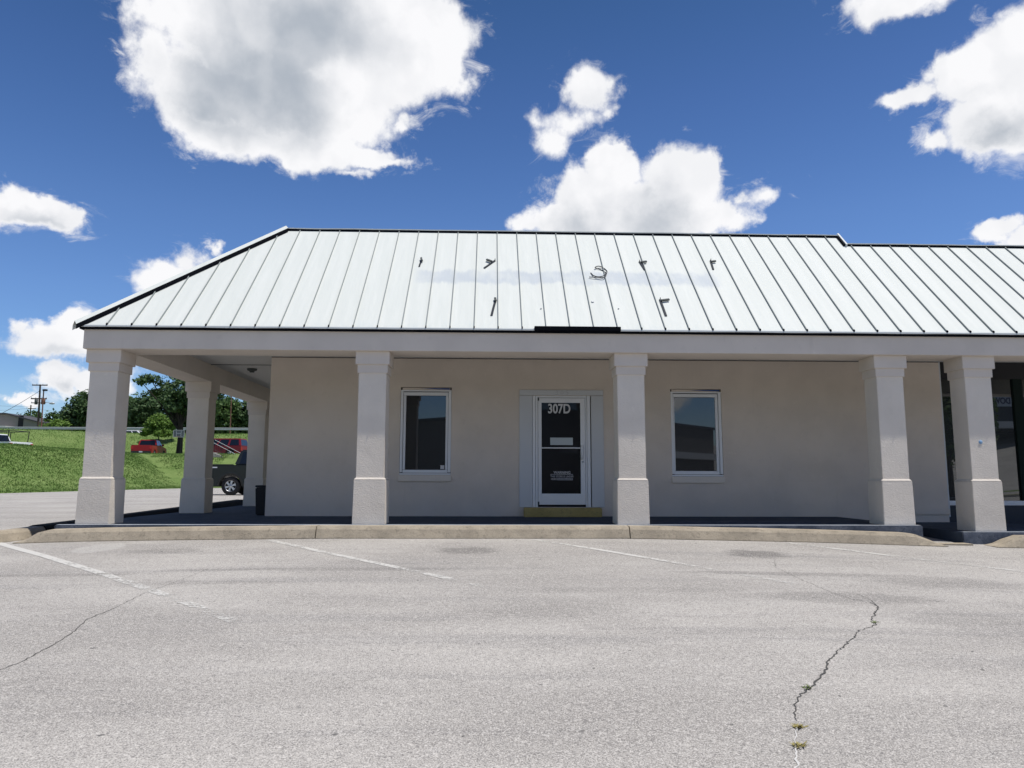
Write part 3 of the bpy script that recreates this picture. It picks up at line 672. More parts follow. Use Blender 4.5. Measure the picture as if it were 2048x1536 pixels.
dtext('warning_text', 'THIS STORE IS UNDER', .05, 1.452, .780, .460, off=0.0, height=.038)
dtext('warning_text', 'VIDEO', .05, 1.292, .727, .120, off=0.0, height=.038)
mb = MB().box(1.222, 1.672, yl+.0155, yl+.0175, .818, .825); dpart(mb, 'warning_rule', M_WHITEP)
M_BARG = mat('grey_vinyl', (.30, .31, .34), .6)[0]
mb = MB().box(1.360, 1.668, yl+.0155, yl+.0170, .704, .750); dpart(mb, 'warning_bar', M_BARG)
dtext('warning_text', 'SURVEILLANCE', .05, 1.514, .727, .290, m=M_BLK, off=.0006, height=.032, y=yl+.0148)
# ghost of an older number on the door head
dtext('old_number_ghost', '3 0 5', .10, 1.455, 2.445, .255, m=M_GHOST, off=-.004, y=WY-.0310, height=.078)
# step
MB().box(.690, 2.193, WY-.30, WY-.001, 0.001, .172).build('door_step', M_YEL, B, bevel=.01)

# storefront of the next unit
SF = empty('storefront', (10, WY+.08, -.1), parent=B)
def spart(mb, name, m, bevel=0):
    mb.v = [(a-10, b_-(WY+.08), c+.1) for a, b_, c in mb.v]; return mb.build(name, m, SF, bevel=bevel)
yy = WY+.10
mb = MB(); mb.box(9.06, 10.78, yy+.02, yy+.03, .315, 2.80); mb.box(10.98, 12.9, yy+.02, yy+.03, .315, 2.80); spart(mb, 'storefront_glass', M_SGLASS)
M_DGREEN = mat('dark_green_frame', (.010, .018, .016), .8, spec=.1)[0]
mb = MB(); mb.box(10.78, 10.98, yy-.02, yy+.05, .318, 2.80); spart(mb, 'mullion', M_DGREEN, .004)
mb = MB(); mb.box(12.9, 13.1, yy-.02, yy+.05, .318, 2.8); spart(mb, 'mullion', M_DGREEN, .004)
mb = MB(); mb.box(9.03, 13.9, yy-.03, yy+.05, .225, .315); spart(mb, 'sill', M_ALU, .004)
mb = MB(); mb.box(9.03, 13.9, yy-.015, yy+.05, -.12, .224); spart(mb, 'bulkhead', M_NAVY)
mb = MB(); mb.box(9.03, 13.9, yy-.02, yy+.05, 2.80, 3.25); spart(mb, 'head_panel', M_BLK)
mb = MB(); mb.box(9.203, 9.235, yy-.09, yy-.022, .0, 3.2); spart(mb, 'corner_trim', M_PANW)

# roof: mansard planes with seams and folded caps
KS = .981; EX, EY = -6.58, -.148; ZR = 3.141
def rz(y): return ZR + KS*(y-EY)
Y1, Y2, XS = 2.398, 2.133, 7.066
XC = EX+(Y1-EY)
V = [(EX, EY, ZR), (14.0, EY, ZR), (14.0, Y2, rz(Y2)), (XS, Y2, rz(Y2)), (XS, Y1, rz(Y1)), (XC, Y1, rz(Y1))]
mb = MB(); mb.add(V, [(0, 1, 2, 3, 4, 5)])
# side slope
V = [(EX, EY, ZR), (XC, Y1, rz(Y1)), (XC, 12.4, rz(Y1)), (EX, 12.4, ZR)]; mb.add(V, [(0, 1, 2, 3)])
mb.add([(XC, Y1, rz(Y1)-.001), (XS, Y1, rz(Y1)-.001), (XS, 12.4, rz(Y1)-.001), (XC, 12.4, rz(Y1)-.001)], [(0, 1, 2, 3)])
mb.add([(XS, Y2, rz(Y2)-.001), (14, Y2, rz(Y2)-.001), (14, 12.4, rz(Y2)-.001), (XS, 12.4, rz(Y2)-.001)], [(0, 1, 2, 3)])
mb.add([(XS, Y2, rz(Y2)), (XS, Y1, rz(Y1)), (XS, 12.4, rz(Y1)), (XS, 12.4, rz(Y2))], [(0, 1, 2, 3)])
ROOF = mb.build('roof', M_ROOF, B, fix=False)
# seams (front plane)
nrm = Vector((0, -KS, 1)).normalized(); tdir = Vector((0, 1, KS)).normalized()
def slab_on_roof(mb, x0, y0, x1, y1, width, h, base=.0):
    """bar from (x0,y0) to (x1,y1) lying on the front slope"""
    a = Vector((x0, y0, rz(y0))); b = Vector((x1, y1, rz(y1))); d = (b-a).normalized(); s = d.cross(nrm).normalized()*width/2
    q = [a-s, a+s, b+s, b-s]; mb.hexa([p+nrm*base for p in q]+[p+nrm*(base+h) for p in q])
mb = MB(); mt = MB(); SP = .3911; x = -6.117
k = 0
while x < 13.9:
    if x < XC: yt = EY+(x-EX)-.045
    elif x < XS+.02: yt = Y1-.03
    else: yt = Y2-.03
    if yt > EY+.06: slab_on_roof(mb, x, EY+.02, x, yt, .011, .026)
    slab_on_roof(mt, x, EY-.004, x, EY+.022, .016, .034)
    x += SP; k += 1
nf = len(mb.f); mb.add(mt.v, mt.f); so = mb.build('standing_seams', [M_SEAM, M_DARKM], ROOF)
for i_, p_ in enumerate(so.data.polygons): p_.material_index = 1 if i_ >= nf else 0
# side slope seams
mb = MB(); y = .35
while y < 12.3:
    xt = min(XC, EX+(y-EY)-.05); a = Vector((EX+.02, y, ZR+.02)); b = Vector((xt, y, ZR+KS*(xt-EX))); n_ = Vector((-KS, 0, 1)).normalized()
    q = [a-Vector((0, .007, 0)), a+Vector((0, .007, 0)), b+Vector((0, .007, 0)), b-Vector((0, .007, 0))]; mb.hexa(q+[p+n_*.03 for p in q]); y += SP
mb.build('standing_seams', M_SEAM, ROOF)
# ridge cap : pale folded sheet with a lip coloured black as the shade under it
def wob(x, s=1.3, a=.006): return a*mnoise.noise(Vector((x*s, 7, 0)))
def ridge(x0, x1, yr):
    lip = MB(); cap = MB(); n = int((x1-x0)/.19); V = []; VC = []
    for i in range(n+1):
        x = x0+(x1-x0)*i/n; zz = rz(yr); ww = wob(x)
        V += [(x, yr-.040, rz(yr-.040)-.004), (x, yr-.052, zz+.000+ww), (x, yr-.012, zz+.020+ww)]
        VC += [(x, yr-.056, zz+.002+ww), (x, yr-.056, zz+.022+ww), (x, yr+.12, zz+.030+ww), (x, yr+.12, zz-.02)]
    lip.add(V, [(i*3+k, i*3+k+1, i*3+k+4, i*3+k+3) for i in range(n) for k in range(2)])
    cap.add(VC, [(i*4+k, i*4+k+1, i*4+k+5, i*4+k+4) for i in range(n) for k in range(3)])
    lip.build('ridge_shade_lip', M_DARKM, ROOF, fix=False); cap.build('ridge_cap', M_ROOF, ROOF, fix=False)
ridge(XC-.02, XS+.03, Y1); ridge(XS+.03, 14, Y2)
# hip cap
d = Vector((1, 1, KS)).normalized(); a = Vector((EX-.03, EY-.03, ZR-.005)); L = (Vector((XC, Y1, rz(Y1)))-a).length-.03
mb = MB(); s = Vector((1, -1, 0)).normalized()
p0 = a; p1 = a+d*L
def hipq(off, up): return [p0+s*off+Vector((0, 0, up)), p1+s*off+Vector((0, 0, up))]
A = hipq(-.09, -.07); Bq = hipq(-.085, .010); Cq = hipq(.0, .075); Dq = hipq(.082, .008); Eq = hipq(.084, .0); Fq = hipq(.088, -.075)
mb.add(A+Bq+Cq+Dq, [(0, 1, 3, 2), (2, 3, 5, 4), (4, 5, 7, 6)]); mb.build('hip_cap', M_ROOF, ROOF, fix=False)
mb = MB(); mb.add(Dq+Eq+Fq, [(0, 1, 3, 2), (2, 3, 5, 4)]); mb.build('hip_shade_lip', M_DARKM, ROOF, fix=False)  # lip coloured black for the shade under the hip cap
# step cap at the change of ridge height
mb = MB(); slab_on_roof(mb, XS+.012, Y2-.05, XS+.012, Y1+.03, .035, .055); mb.build('step_flashing', M_DRIP, ROOF)
mb = MB(); slab_on_roof(mb, XS-.022, Y2-.04, XS-.022, Y1, .03, .04); mb.build('step_shade_lip', M_DARKM, ROOF)
# eave drip edge : light strip over a board coloured black for the gap's shade
mb = MB(); V = []; n = 110
for i in range(n+1):
    x = EX-.01+(14-EX)*i/n; V += [(x, EY+.012, ZR+.018), (x, EY-.010, ZR+.002+wob(x, 2, .003)), (x, EY-.012, ZR-.022+wob(x, 1.1, .006)), (x, EY+.10, ZR-.024)]
mb.add(V, [(i*4+k, i*4+k+1, i*4+k+5, i*4+k+4) for i in range(n) for k in range(3)]); mb.build('drip_edge', M_DRIP, ROOF, fix=False)
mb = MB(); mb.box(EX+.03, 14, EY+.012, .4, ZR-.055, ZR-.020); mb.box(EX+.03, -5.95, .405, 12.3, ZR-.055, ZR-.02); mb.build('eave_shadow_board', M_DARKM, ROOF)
mb = MB(); V = [(EX-.012, EY-.01, ZR+.002), (EX-.012, 12.4, ZR+.002), (EX-.012, 12.4, ZR-.024), (EX-.012, EY-.01, ZR-.024)]; mb.add(V, [(0, 1, 2, 3)]); mb.build('drip_edge', M_DRIP, ROOF, fix=False)
# dark mounting rail on the eave
a_ = atY(1069, 658, EY-.02); b_ = atY(1241.5, 660, EY-.02)
mb = MB(); mb.box(a_[0], b_[0], EY-.045, EY+.03, ZR-.026, ZR+.045); mb.build('mounting_rail', M_DARKM, ROOF, bevel=.004)
def onroof(u, v, off=0.0):
    dd = ray(u, v); k0 = ZR-KS*EY+off
    t = (k0+KS*CAM[1]-CAM[2])/(dd[2]-KS*dd[1]); return CAM+dd*t
def bracket(bar, tab=None, wd=.038):
    a, b = onroof(*bar[0]), onroof(*bar[1]); mb = MB(); slab_on_roof(mb, a[0], a[1], b[0], b[1], wd, .012, .004)
    o = mb.build('sign_bracket', M_STEEL, ROOF, bevel=.002)
    if tab:
        c0, c1 = onroof(*tab[0]), onroof(*tab[1]); mb = MB(); slab_on_roof(mb, c0[0], c0[1], c1[0], c1[1], wd*.95, .030, .017); mb.build('bracket_arm', M_STEEL2, o, bevel=.002)
    mb = MB(); q = Vector((a[0], a[1], rz(a[1]))); mb.tube([q, q+nrm*.05], .007, 6); mb.build('bolt', M_STEEL2, o)
bracket(((843.5, 519), (838.5, 534)), ((842, 519), (844.5, 525)), .03)
bracket(((990, 522), (968.5, 537)), ((973, 522), (984, 526)))
bracket(((991, 601), (983, 632)), ((990, 599), (991.5, 605)))
bracket(((1279, 524), (1290, 541)), ((1282, 527), (1293, 526)))
bracket(((1320, 600), (1332, 633)), ((1322, 604), (1338, 602)))
bracket(((1421, 522), (1426.5, 540)), ((1423, 526), (1431, 525)), .034)
for (px, py, r) in ((1185, 604.5, .028), (1082, 618, .016), (1237, 618, .016)):
    a = onroof(px, py); mb = MB(); q = Vector(a); mb.tube([q, q+nrm*.02], [r, r*.6], 12); mb.build('hole_plug', M_GALV, ROOF)
# loose cable on the roof
pts = [(1178.5, 554), (1195, 554.5), (1207, 555), (1211.5, 551), (1212, 546), (1205, 541), (1196, 537), (1190, 535.5), (1193, 533), (1199, 532.5), (1207, 536), (1213, 541), (1214, 544), (1212, 547.5), (1206, 552), (1196, 553.5), (1187, 551), (1181.5, 545.5)]
P3 = [Vector(onroof(u, v, .03+.02*math.sin(i))) for i, (u, v) in enumerate(pts)]
sm = []
for i in range(len(P3)-1):
    p_, q_, r_, s_ = P3[max(0, i-1)], P3[i], P3[i+1], P3[min(len(P3)-1, i+2)]
    for k in range(4):
        t_ = k/4; sm.append(.5*((2*q_)+(r_-p_)*t_+(2*p_-5*q_+4*r_-s_)*t_*t_+(3*q_-p_-3*r_+s_)*t_**3))
sm.append(P3[-1])
tag(MB().tube(sm, .0085, 8).build('loose_cable', mat('cable_sheath', (.025, .028, .032), .6)[0]), 'loose dark cable curled in a loop on the pale metal roof', 'cable')
# black bin beside the building's left wall
bn = empty('waste_bin', (-4.50, 3.2, 0), label='tall black waste bin standing beside the left end of the beige wall', cat='bin')
mb = MB(); mb.hexa([(-.11, -.15, .0), (.11, -.15, 0), (.11, .15, 0), (-.11, .15, 0), (-.13, -.18, .55), (.13, -.18, .55), (.13, .18, .55), (-.13, .18, .55)]); mb.build('bin_body', M_BLK, bn, bevel=.02)
mb = MB(); mb.box(-.14, .14, -.19, .19, .553, .59); mb.build('bin_lid', M_BLK, bn, bevel=.015)

# ------------------------------------------------------------------ vehicles
def arc(cx, cz, r, a0, a1, n=8): return [(cx+r*math.cos(R_(a0+(a1-a0)*i/n)), cz+r*math.sin(R_(a0+(a1-a0)*i/n))) for i in range(n+1)]
def vehicle(name, label, cat, loc, rz_, m, kind, L=5.4, W=1.9, H=1.8, R=.38, group=None, cab0=1.80):
    v = empty(name, loc, rz_, label, cat, group)
    hl = L/2; zb = .34; belt = H*(.66 if kind == 'pickup' else .60); fa, ra = hl-.92, -hl+1.12
    ha = R+.07
    low = [(-hl, zb+.12), (-hl, zb)] + [(ra-ha, zb)] + arc(ra, R, ha, 175, 5, 8)+[(ra+ha, zb), (fa-ha, zb)] + arc(fa, R, ha, 175, 5, 8) + [(fa+ha, zb), (hl-.05, zb), (hl, zb+.2)]
    if kind == 'pickup':
        top = [(hl-.02, belt-.32), (hl-.22, belt-.13), (hl-1.30, belt), (-hl+.02, belt)]; cab = (-hl+cab0, hl-1.28)
    elif kind == 'suv':
        top = [(hl-.02, belt-.30), (hl-.22, belt-.12), (hl-1.20, belt), (-hl+.02, belt)]; cab = (-hl+.03, hl-1.15)
    else:
        top = [(hl-.02, belt-.22), (hl-.30, belt-.10), (hl-1.25, belt), (-hl+.62, belt), (-hl+.05, belt-.06)]; cab = (-hl+.55, hl-1.15)
    body = MB().prism(low+top, -W/2, W/2).build('body', m, v, bevel=.035)
    c0, c1 = cab; slope_f, slope_r = (.85, .18 if kind != 'car' else .8)
    if kind == 'pickup': slope_r = .22
    tw = W/2-.20; bw = W/2-.035; zt = H
    q = [(c0, -bw, belt-.01), (c1, -bw, belt-.01), (c1, bw, belt-.01), (c0, bw, belt-.01), (c0+slope_r, -tw, zt), (c1-slope_f, -tw, zt), (c1-slope_f, tw, zt), (c0+slope_r, tw, zt)]
    MB().hexa(q).build('cab', m, v, bevel=.05)
    # glazing, proud of the cab by 3 mm : two side panes each side, front and rear
    q = [Vector(p) for p in q]
    def pane(a, b, c, d_, u0, u1, w0=.10, w1=.86):
        """a,b lower; d,c upper"""
        def P_(u, w_): lo_ = a.lerp(b, u); hi_ = d_.lerp(c, u); return lo_.lerp(hi_, w_)
        pts_ = [P_(u0, w0), P_(u1, w0), P_(u1, w1), P_(u0, w1)]; n_ = (pts_[1]-pts_[0]).cross(pts_[3]-pts_[0]).normalized()
        ctr = (q[0]+q[6])/2
        if n_.dot(pts_[0]-ctr) < 0: n_ = -n_
        MB().hexa([p-n_*.012 for p in pts_]+[p+n_*.006 for p in pts_]).build('window', M_CGLASS, v)
    spl = [(.05, .30), (.35, .62), (.67, .93)] if kind == 'suv' else [(.07, .47), (.53, .93)]
    for (u0, u1) in spl: pane(q[0], q[1], q[5], q[4], u0, u1); pane(q[3], q[2], q[6], q[7], u0, u1)
    pane(q[0], q[3], q[7], q[4], .08, .92); pane(q[1], q[2], q[6], q[5], .07, .93)
    if kind == 'pickup':
        MB().box(-hl+.08, c0-.02, -W/2+.09, W/2-.09, belt-.0, belt+.006).build('bed_cover', M_BLK, v)
        MB().box(-hl+.04, c0-.03, -W/2+.01, -W/2+.085, belt+.001, belt+.03).build('bed_rail', M_PLAST, v); MB().box(-hl+.04, c0-.03, W/2-.085, W/2-.01, belt+.001, belt+.03).build('bed_rail', M_PLAST, v)
    for (x, sgn) in ((ra, -1), (ra, 1), (fa, -1), (fa, 1)):
        y0 = sgn*(W/2-.13)
        wmb = MB(); w_ = .11
        prof = [(R*.60, -w_), (R*.93, -w_), (R, -w_*.7), (R, w_*.7), (R*.93, w_), (R*.60, w_)]
        wh = wmb.lathe(prof, (x, y0, R), 'y', 28).build('wheel', M_TYRE, v)
        yo = y0+sgn*w_*.55; rm = MB()
        rm.lathe([(R*.63, yo+sgn*.045), (R*.57, yo+sgn*.04), (R*.55, yo-sgn*.02), (R*.60, yo-sgn*.04)], (x, 0, R), 'y', 28)
        for k in range(6):
            a = k*math.pi/3+.3; da = .22
            pp = []
            for (rr, aa) in ((R*.10, a-.8), (R*.10, a+.8), (R*.58, a+da), (R*.58, a-da)): pp.append((x+rr*math.cos(aa), R+rr*math.sin(aa)))
            rm.prism(pp, yo+sgn*.012, yo+sgn*.035)
        rm.lathe([(.0001, yo+sgn*.05), (R*.16, yo+sgn*.045), (R*.17, yo)], (x, 0, R), 'y', 16)
        rm.build('rim', M_RIM, wh)
        MB().lathe([(.0001, y0-sgn*.01), (R*.6, y0-sgn*.01)], (x, 0, R), 'y', 20).build('brake_disc', M_BLK, wh)
    for sgn in (-1, 1):
        a, b = sorted((sgn*(W/2-.22), sgn*(W/2+.004)))
        MB().box(-hl-.006, -hl+.05, a, b, belt-.42, belt-.10).build('tail_light', M_LAMPR, v, bevel=.01)
        MB().box(hl-.10, hl+.006, a, b, belt-.42, belt-.26).build('headlight', M_LAMPW, v, bevel=.01)
        MB().box(c1-.55, c1-.38, *sorted((sgn*(W/2-.02), sgn*(W/2+.19))), belt+.03, belt+.20).build('mirror', m, v, bevel=.03)
        for xx in ((.3, -.75) if kind == 'suv' else (.35,)):
            MB().box(xx, xx+.16, *sorted((sgn*(W/2+.001), sgn*(W/2+.03))), belt-.14, belt-.105).build('door_handle', m, v)
    MB().box(-hl-.10, -hl+.03, -W/2+.03, W/2-.03, .40, .62).build('rear_bumper', M_PLAST if kind == 'pickup' else m, v, bevel=.02)
    MB().box(hl-.05, hl+.09, -W/2+.03, W/2-.03, .36, .60).build('front_bumper', M_PLAST, v, bevel=.02)
    MB().box(-hl-.115, -hl-.101, -.16, .16, .47, .60).build('number_plate', M_PLATE, v)
    return v
# charcoal pickup on the side lot, seen broadside behind the second side pillar
pt = atY(461, 991, 18.5)
TR = vehicle('pickup_truck', 'charcoal grey pickup truck parked broadside on the side lot, its rear wheel between two pillars', 'pickup truck', (pt[0]+1.41, 18.9+.95, lot(-10, 18.5)), 0, M_CHAR, 'pickup', L=5.4, W=1.9, H=1.86, R=.375, cab0=1.22)
# wheel-arch flare
mb = MB()
hl = 2.7; ra = -hl+1.12
out_ = arc(ra, .375, .56, 178, 2, 14); inn = arc(ra, .375, .445, 178, 2, 14)
V = [(x, -.962, z) for x, z in out_]+[(x, -.985, z) for x, z in inn]+[(x, -.95, z) for x, z in inn]; n = 15
mb.add(V, [(i, i+1, n+i+1, n+i) for i in range(14)]+[(n+i, n+i+1, 2*n+i+1, 2*n+i) for i in range(14)], True); mb.build('wheel_arch_flare', M_CHAR, TR, fix=False)
MB().box(-2.42, -2.14, -.956, -.951, 1.10, 1.15).build('bed_side_decal', M_PLATE, TR)
red_y = 62.0; pp = atY(276, 905, red_y)
vehicle('pickup_truck', 'bright red pickup truck seen from behind above the lawn', 'pickup truck', (pp[0], red_y+2.4, terrain(pp[0], red_y)-.02), R_(98), M_RED, 'pickup', L=5.2, W=1.9, H=1.82, R=.37)
pp = atY(455, 905, 64)
vehicle('sports_utility_vehicle', 'dark red boxy estate vehicle parked broadside behind the stair railings', 'suv', (pp[0]-.75, 64, terrain(pp[0], 64)), R_(180-6), M_DRED, 'suv', L=5.2, W=1.95, H=1.90, R=.39)
pp = atY(22, 893, 43)
WP = vehicle('pickup_truck', 'white pickup truck with a black ladder rack half hidden behind the grass', 'pickup truck', (pp[0]-1.55, 43, terrain(pp[0]-2.2, 43)+.30), R_(166), M_WHT, 'pickup', L=5.6, W=1.95, H=1.80, R=.38)
mb = MB()
for sgn in (-1, 1):
    mb.tube([(2.0, sgn*.85, 1.98), (-2.55, sgn*.85, 1.98)], .03, 6)
    for x in (-2.5, -.9, 1.7): mb.tube([(x+.08, sgn*.85, 1.1), (x, sgn*.85, 1.98)], .03, 6)
for x in (-2.5, -.9, .6, 1.9): mb.tube([(x, -.85, 1.98), (x, .85, 1.98)], .025, 6)
mb.build('ladder_rack', M_PLAST, WP)
pp = atY(265, 868, 106); vehicle('car', 'white car passing behind the guardrail to the right of the corner pillar', 'car', (pp[0]+.6, 106, terrain(pp[0], 106)+.06), 0, M_WHT, 'suv', L=4.9, W=1.85, H=1.72, R=.34, group='cars on the road behind the guardrail')
pp = atY(84, 867, 106); vehicle('car', 'silver blue car passing behind the guardrail near the utility pole', 'car', (pp[0]-.7, 106, terrain(pp[0], 106)+.06), 0, M_SILV, 'car', L=4.6, W=1.8, H=1.55, R=.33, group='cars on the road behind the guardrail')

# ------------------------------------------------------------------ guardrail along the road
GR = empty('guardrail', (-60, 99.3, terrain(-60, 99.3)), label='long grey steel guardrail running along the top of the grass bank', cat='guardrail')
gz = terrain(-60, 99.3)
mb = MB(); prof = [(0, .62), (-.05, .66), (-.05, .72), (0, .78), (0, .82), (-.05, .88), (-.05, .94), (0, .98)]
xs_ = list(np.arange(-130, 10, 4.0)); V = []
def rzg(x): return 8.28-.98+.0
for x in xs_:
    for (dy, dz) in prof: V.append((x+60, dy, rzg(x)+dz-gz))
n = len(prof)
mb.add(V, [(i*n+k, i*n+k+1, (i+1)*n+k+1, (i+1)*n+k) for i in range(len(xs_)-1) for k in range(n-1)]); mb.build('rail', M_GALV, GR, fix=False)
for x in xs_[::2]:
    MB().box(x+60-.10, x+60+.10, .01, .18, terrain(x, 99.3)-gz-.2, rzg(x)+.98-gz).build('post', M_GALV, GR)

# ------------------------------------------------------------------ trees
def tree(name, label, x, y, z0, crown, n, leaf, m, trunk_r=.2, trunk_h=3.0, seed=0, group=None, gap=.0, cat='tree'):
    """crown: list of lobes (dx,dy,dz, rx,ry,rz) relative to the base"""
    rn = np.random.default_rng(seed)
    t = empty(name, (x, y, z0), 0, label, cat, group)
    vol = np.array([c[3]*c[4]*c[5] for c in crown]); pick = rn.choice(len(crown), int(n*1.8), p=vol**.8/(vol**.8).sum())
    C_ = np.array(crown)[pick]; d_ = rn.normal(size=(len(pick), 3)); d_ /= np.linalg.norm(d_, axis=1)[:, None]
    rr = rn.random(len(pick))**.30*(.72+.42*rn.random(len(pick)))
    P_ = C_[:, :3]+d_*rr[:, None]*C_[:, 3:6]
    keep = np.array([mnoise.noise(Vector((p[0]*.9+seed, p[1]*.9, p[2]*.9)))+.35*mnoise.noise(Vector((p[0]*2.6, p[1]*2.6, p[2]*2.6+seed))) > -.16+gap for p in P_])
    P_ = P_[keep][:n]; dd = d_[keep][:n]; k = len(P_)
    a = rn.normal(size=(k, 3)); nr = dd*.55+a*.6+np.array([0, 0, .55]); nr /= np.linalg.norm(nr, axis=1)[:, None]
    u_ = np.cross(nr, rn.normal(size=(k, 3))); u_ /= np.linalg.norm(u_, axis=1)[:, None]; v_ = np.cross(nr, u_)
    sz = leaf*(.55+.9*rn.random(k))[:, None]
    Q = np.stack([P_-u_*sz, P_-v_*sz*.62+u_*sz*.1, P_+u_*sz, P_+v_*sz*.62-u_*sz*.1], 1).reshape(-1, 3)
    me = bpy.data.meshes.new('crown'); me.vertices.add(k*4); me.vertices.foreach_set('co', Q.ravel()); me.loops.add(k*4); me.loops.foreach_set('vertex_index', np.arange(k*4)); me.polygons.add(k)
    me.polygons.foreach_set('loop_start', np.arange(k)*4); me.polygons.foreach_set('loop_total', np.full(k, 4)); me.materials.append(m); me.update(); me.validate()
    o = bpy.data.objects.new('crown', me); COL.objects.link(o); o.parent = t
    mb = MB(); top = max(c[2] for c in crown)
    mb.tube([(0, 0, -.3), (.05, 0, trunk_h*.5), (0, .05, trunk_h), (.1, 0, top)], [trunk_r*1.25, trunk_r, trunk_r*.85, trunk_r*.3], 9)
    for c in crown[:8]:
        h0 = trunk_h*(.75+.3*rn.random()); mb.tube([(0, 0, h0), (c[0]*.5, c[1]*.5, h0+(c[2]-h0)*.55), (c[0], c[1], c[2])], [trunk_r*.5, trunk_r*.32, trunk_r*.12], 6)
    mb.build('trunk', M_BARK, t)
    return t
def px_tree(name, label, px, pyb, pyt, Yw, wpx, n, leaf, m, seed, lob=9, squash=1.0, **kw):
    """round crown between pixel rows pyb (base) and pyt (top) at depth Yw"""
    b = atY(px, pyb, Yw); tp = atY(px, pyt, Yw); z0 = terrain(b[0], Yw)-.1; H_ = tp[2]-z0; Wd = wpx/FPX*(Yw-CAM[1]); rn = random.Random(seed)
    cr = [(0, 0, H_*.56, Wd*.40, Wd*.40, H_*.40)]
    for i in range(lob):
        a = i*2.4+rn.random(); r = Wd*.27; z = H_*(.22+.62*((i*.37) % 1)); k = math.sqrt(max(.15, 1-((z/H_-.5)/.52)**2))
        cr.append((r*math.cos(a)*k, r*math.sin(a)*k, z, Wd*.22*squash, Wd*.22, H_*.17))
    return tree(name, label, b[0], Yw, z0, cr, n, leaf, m, trunk_r=max(.1, H_*.022), trunk_h=H_*.3, seed=seed, **kw)
GT = 'trees beyond the road'
px_tree('round_tree', 'large round dense dark green tree just left of the corner pillar', 168, 868, 778, 122, 98, 15000, .26, M_LDARK, 3, group=GT)
px_tree('background_tree', 'thin leafed olive tree behind the gable of the grey building', 52, 860, 816, 150, 66, 4200, .26, M_LMID, 4, group=GT, gap=.12)
px_tree('background_tree', 'hazy tree with a ragged top right behind the tall lamp post', 97, 866, 816, 146, 34, 2600, .26, M_LMID, 5, group=GT, gap=.14)
px_tree('bushy_tree', 'low light green bushy tree right of the utility pole', 104, 870, 836, 117, 70, 6000, .22, M_LLIGHT, 6, group=GT)
px_tree('dense_tree', 'dark dense tree between the corner pillar and the big oak', 290, 868, 779, 118, 100, 11000, .27, M_LDARK, 7, group=GT)
px_tree('dense_tree', 'dark green tree mostly hidden behind the second side pillar', 385, 868, 770, 122, 110, 9000, .28, M_LDARK, 8, group=GT)
px_tree('dense_tree', 'tall mid green tree framed between the two side pillars at their left', 440, 868, 788, 114, 84, 10000, .24, M_LMID, 9, group=GT)
px_tree('dense_tree', 'tall dark tree framed between the two side pillars at their right', 492, 868, 792, 117, 84, 9000, .25, M_LDARK, 10, group=GT)
px_tree('dense_tree', 'dark tree behind the corner pillar with only its right fringe showing', 232, 868, 784, 124, 90, 8000, .28, M_LDARK, 12, group=GT)
# big oak in front : trunk on the terrace, spreading limbs
o0 = atY(358, 905, 66); z0 = terrain(o0[0], 66)
def rel(px, py, dy=0, r=(1.2, 1.2, .8)):
    q_ = atY(px, py, 66+dy); return (q_[0]-o0[0], dy, q_[2]-z0, *r)
oak = [rel(375, 790, 0, (2.6, 2.6, 1.9)), rel(350, 800, -1, (1.5, 1.6, 1.0)), rel(335, 765, 1, (1.3, 1.4, .7)), rel(300, 757, 0, (1.2, 1.2, .45)), rel(282, 763, -1, (.8, .9, .38)), rel(322, 785, 1, (1.3, 1.4, .5)), rel(420, 775, 0, (2.2, 2, 1.6)), rel(360, 825, 1, (1.6, 1.6, .8)),
       rel(385, 750, 2, (2.0, 2, 1.2)), rel(340, 815, -2, (.9, .9, .5)), rel(400, 820, 1, (1.8, 1.8, 1.0)), rel(345, 745, 0, (1.0, 1.0, .5))]
tree('oak_tree', 'big dark oak with a thick trunk and a long limb reaching left', o0[0], 66, z0, oak, 12000, .15, M_LDARK, trunk_r=.27, trunk_h=3.6, seed=21, gap=-.02)
sp = atY(316, 880, 88); zs = terrain(sp[0], 88)
def rels(px, py, dy, r): q_ = atY(px, py, 88+dy); return (q_[0]-sp[0], dy, q_[2]-zs, *r)
tree('sapling', 'light green spreading sapling on the bank above the red pickup', sp[0], 88, zs, [rels(316, 848, 0, (1.7, 1.6, 1.2)), rels(298, 862, -.6, (1.1, 1.1, .5)), rels(338, 850, .4, (1.3, 1.2, .9)), rels(318, 834, 0, (.9, .9, .6)), rels(352, 848, 0, (.7, .8, .5)), rels(288, 868, 0, (.6, .7, .3)), rels(325, 866, -.8, (1.5, 1.2, .5))], 6500, .14, M_LLIGHT, trunk_r=.07, trunk_h=.9, seed=33)
# far wood line closing the horizon at the left
FW_ = []
rn = random.Random(9)
for i in range(16):
    FW_.append((-260+i*17+rn.random()*6, rn.random()*12, 5.0+rn.random()*1.5, 9.5, 5, 4.0+rn.random()*1.5))
tw = tree('far_wood', 'distant low line of trees on the skyline behind the road', 0, 210, 5.5, FW_, 26000, .55, M_LMID, trunk_r=.1, trunk_h=1, seed=41); tw['kind'] = 'stuff'

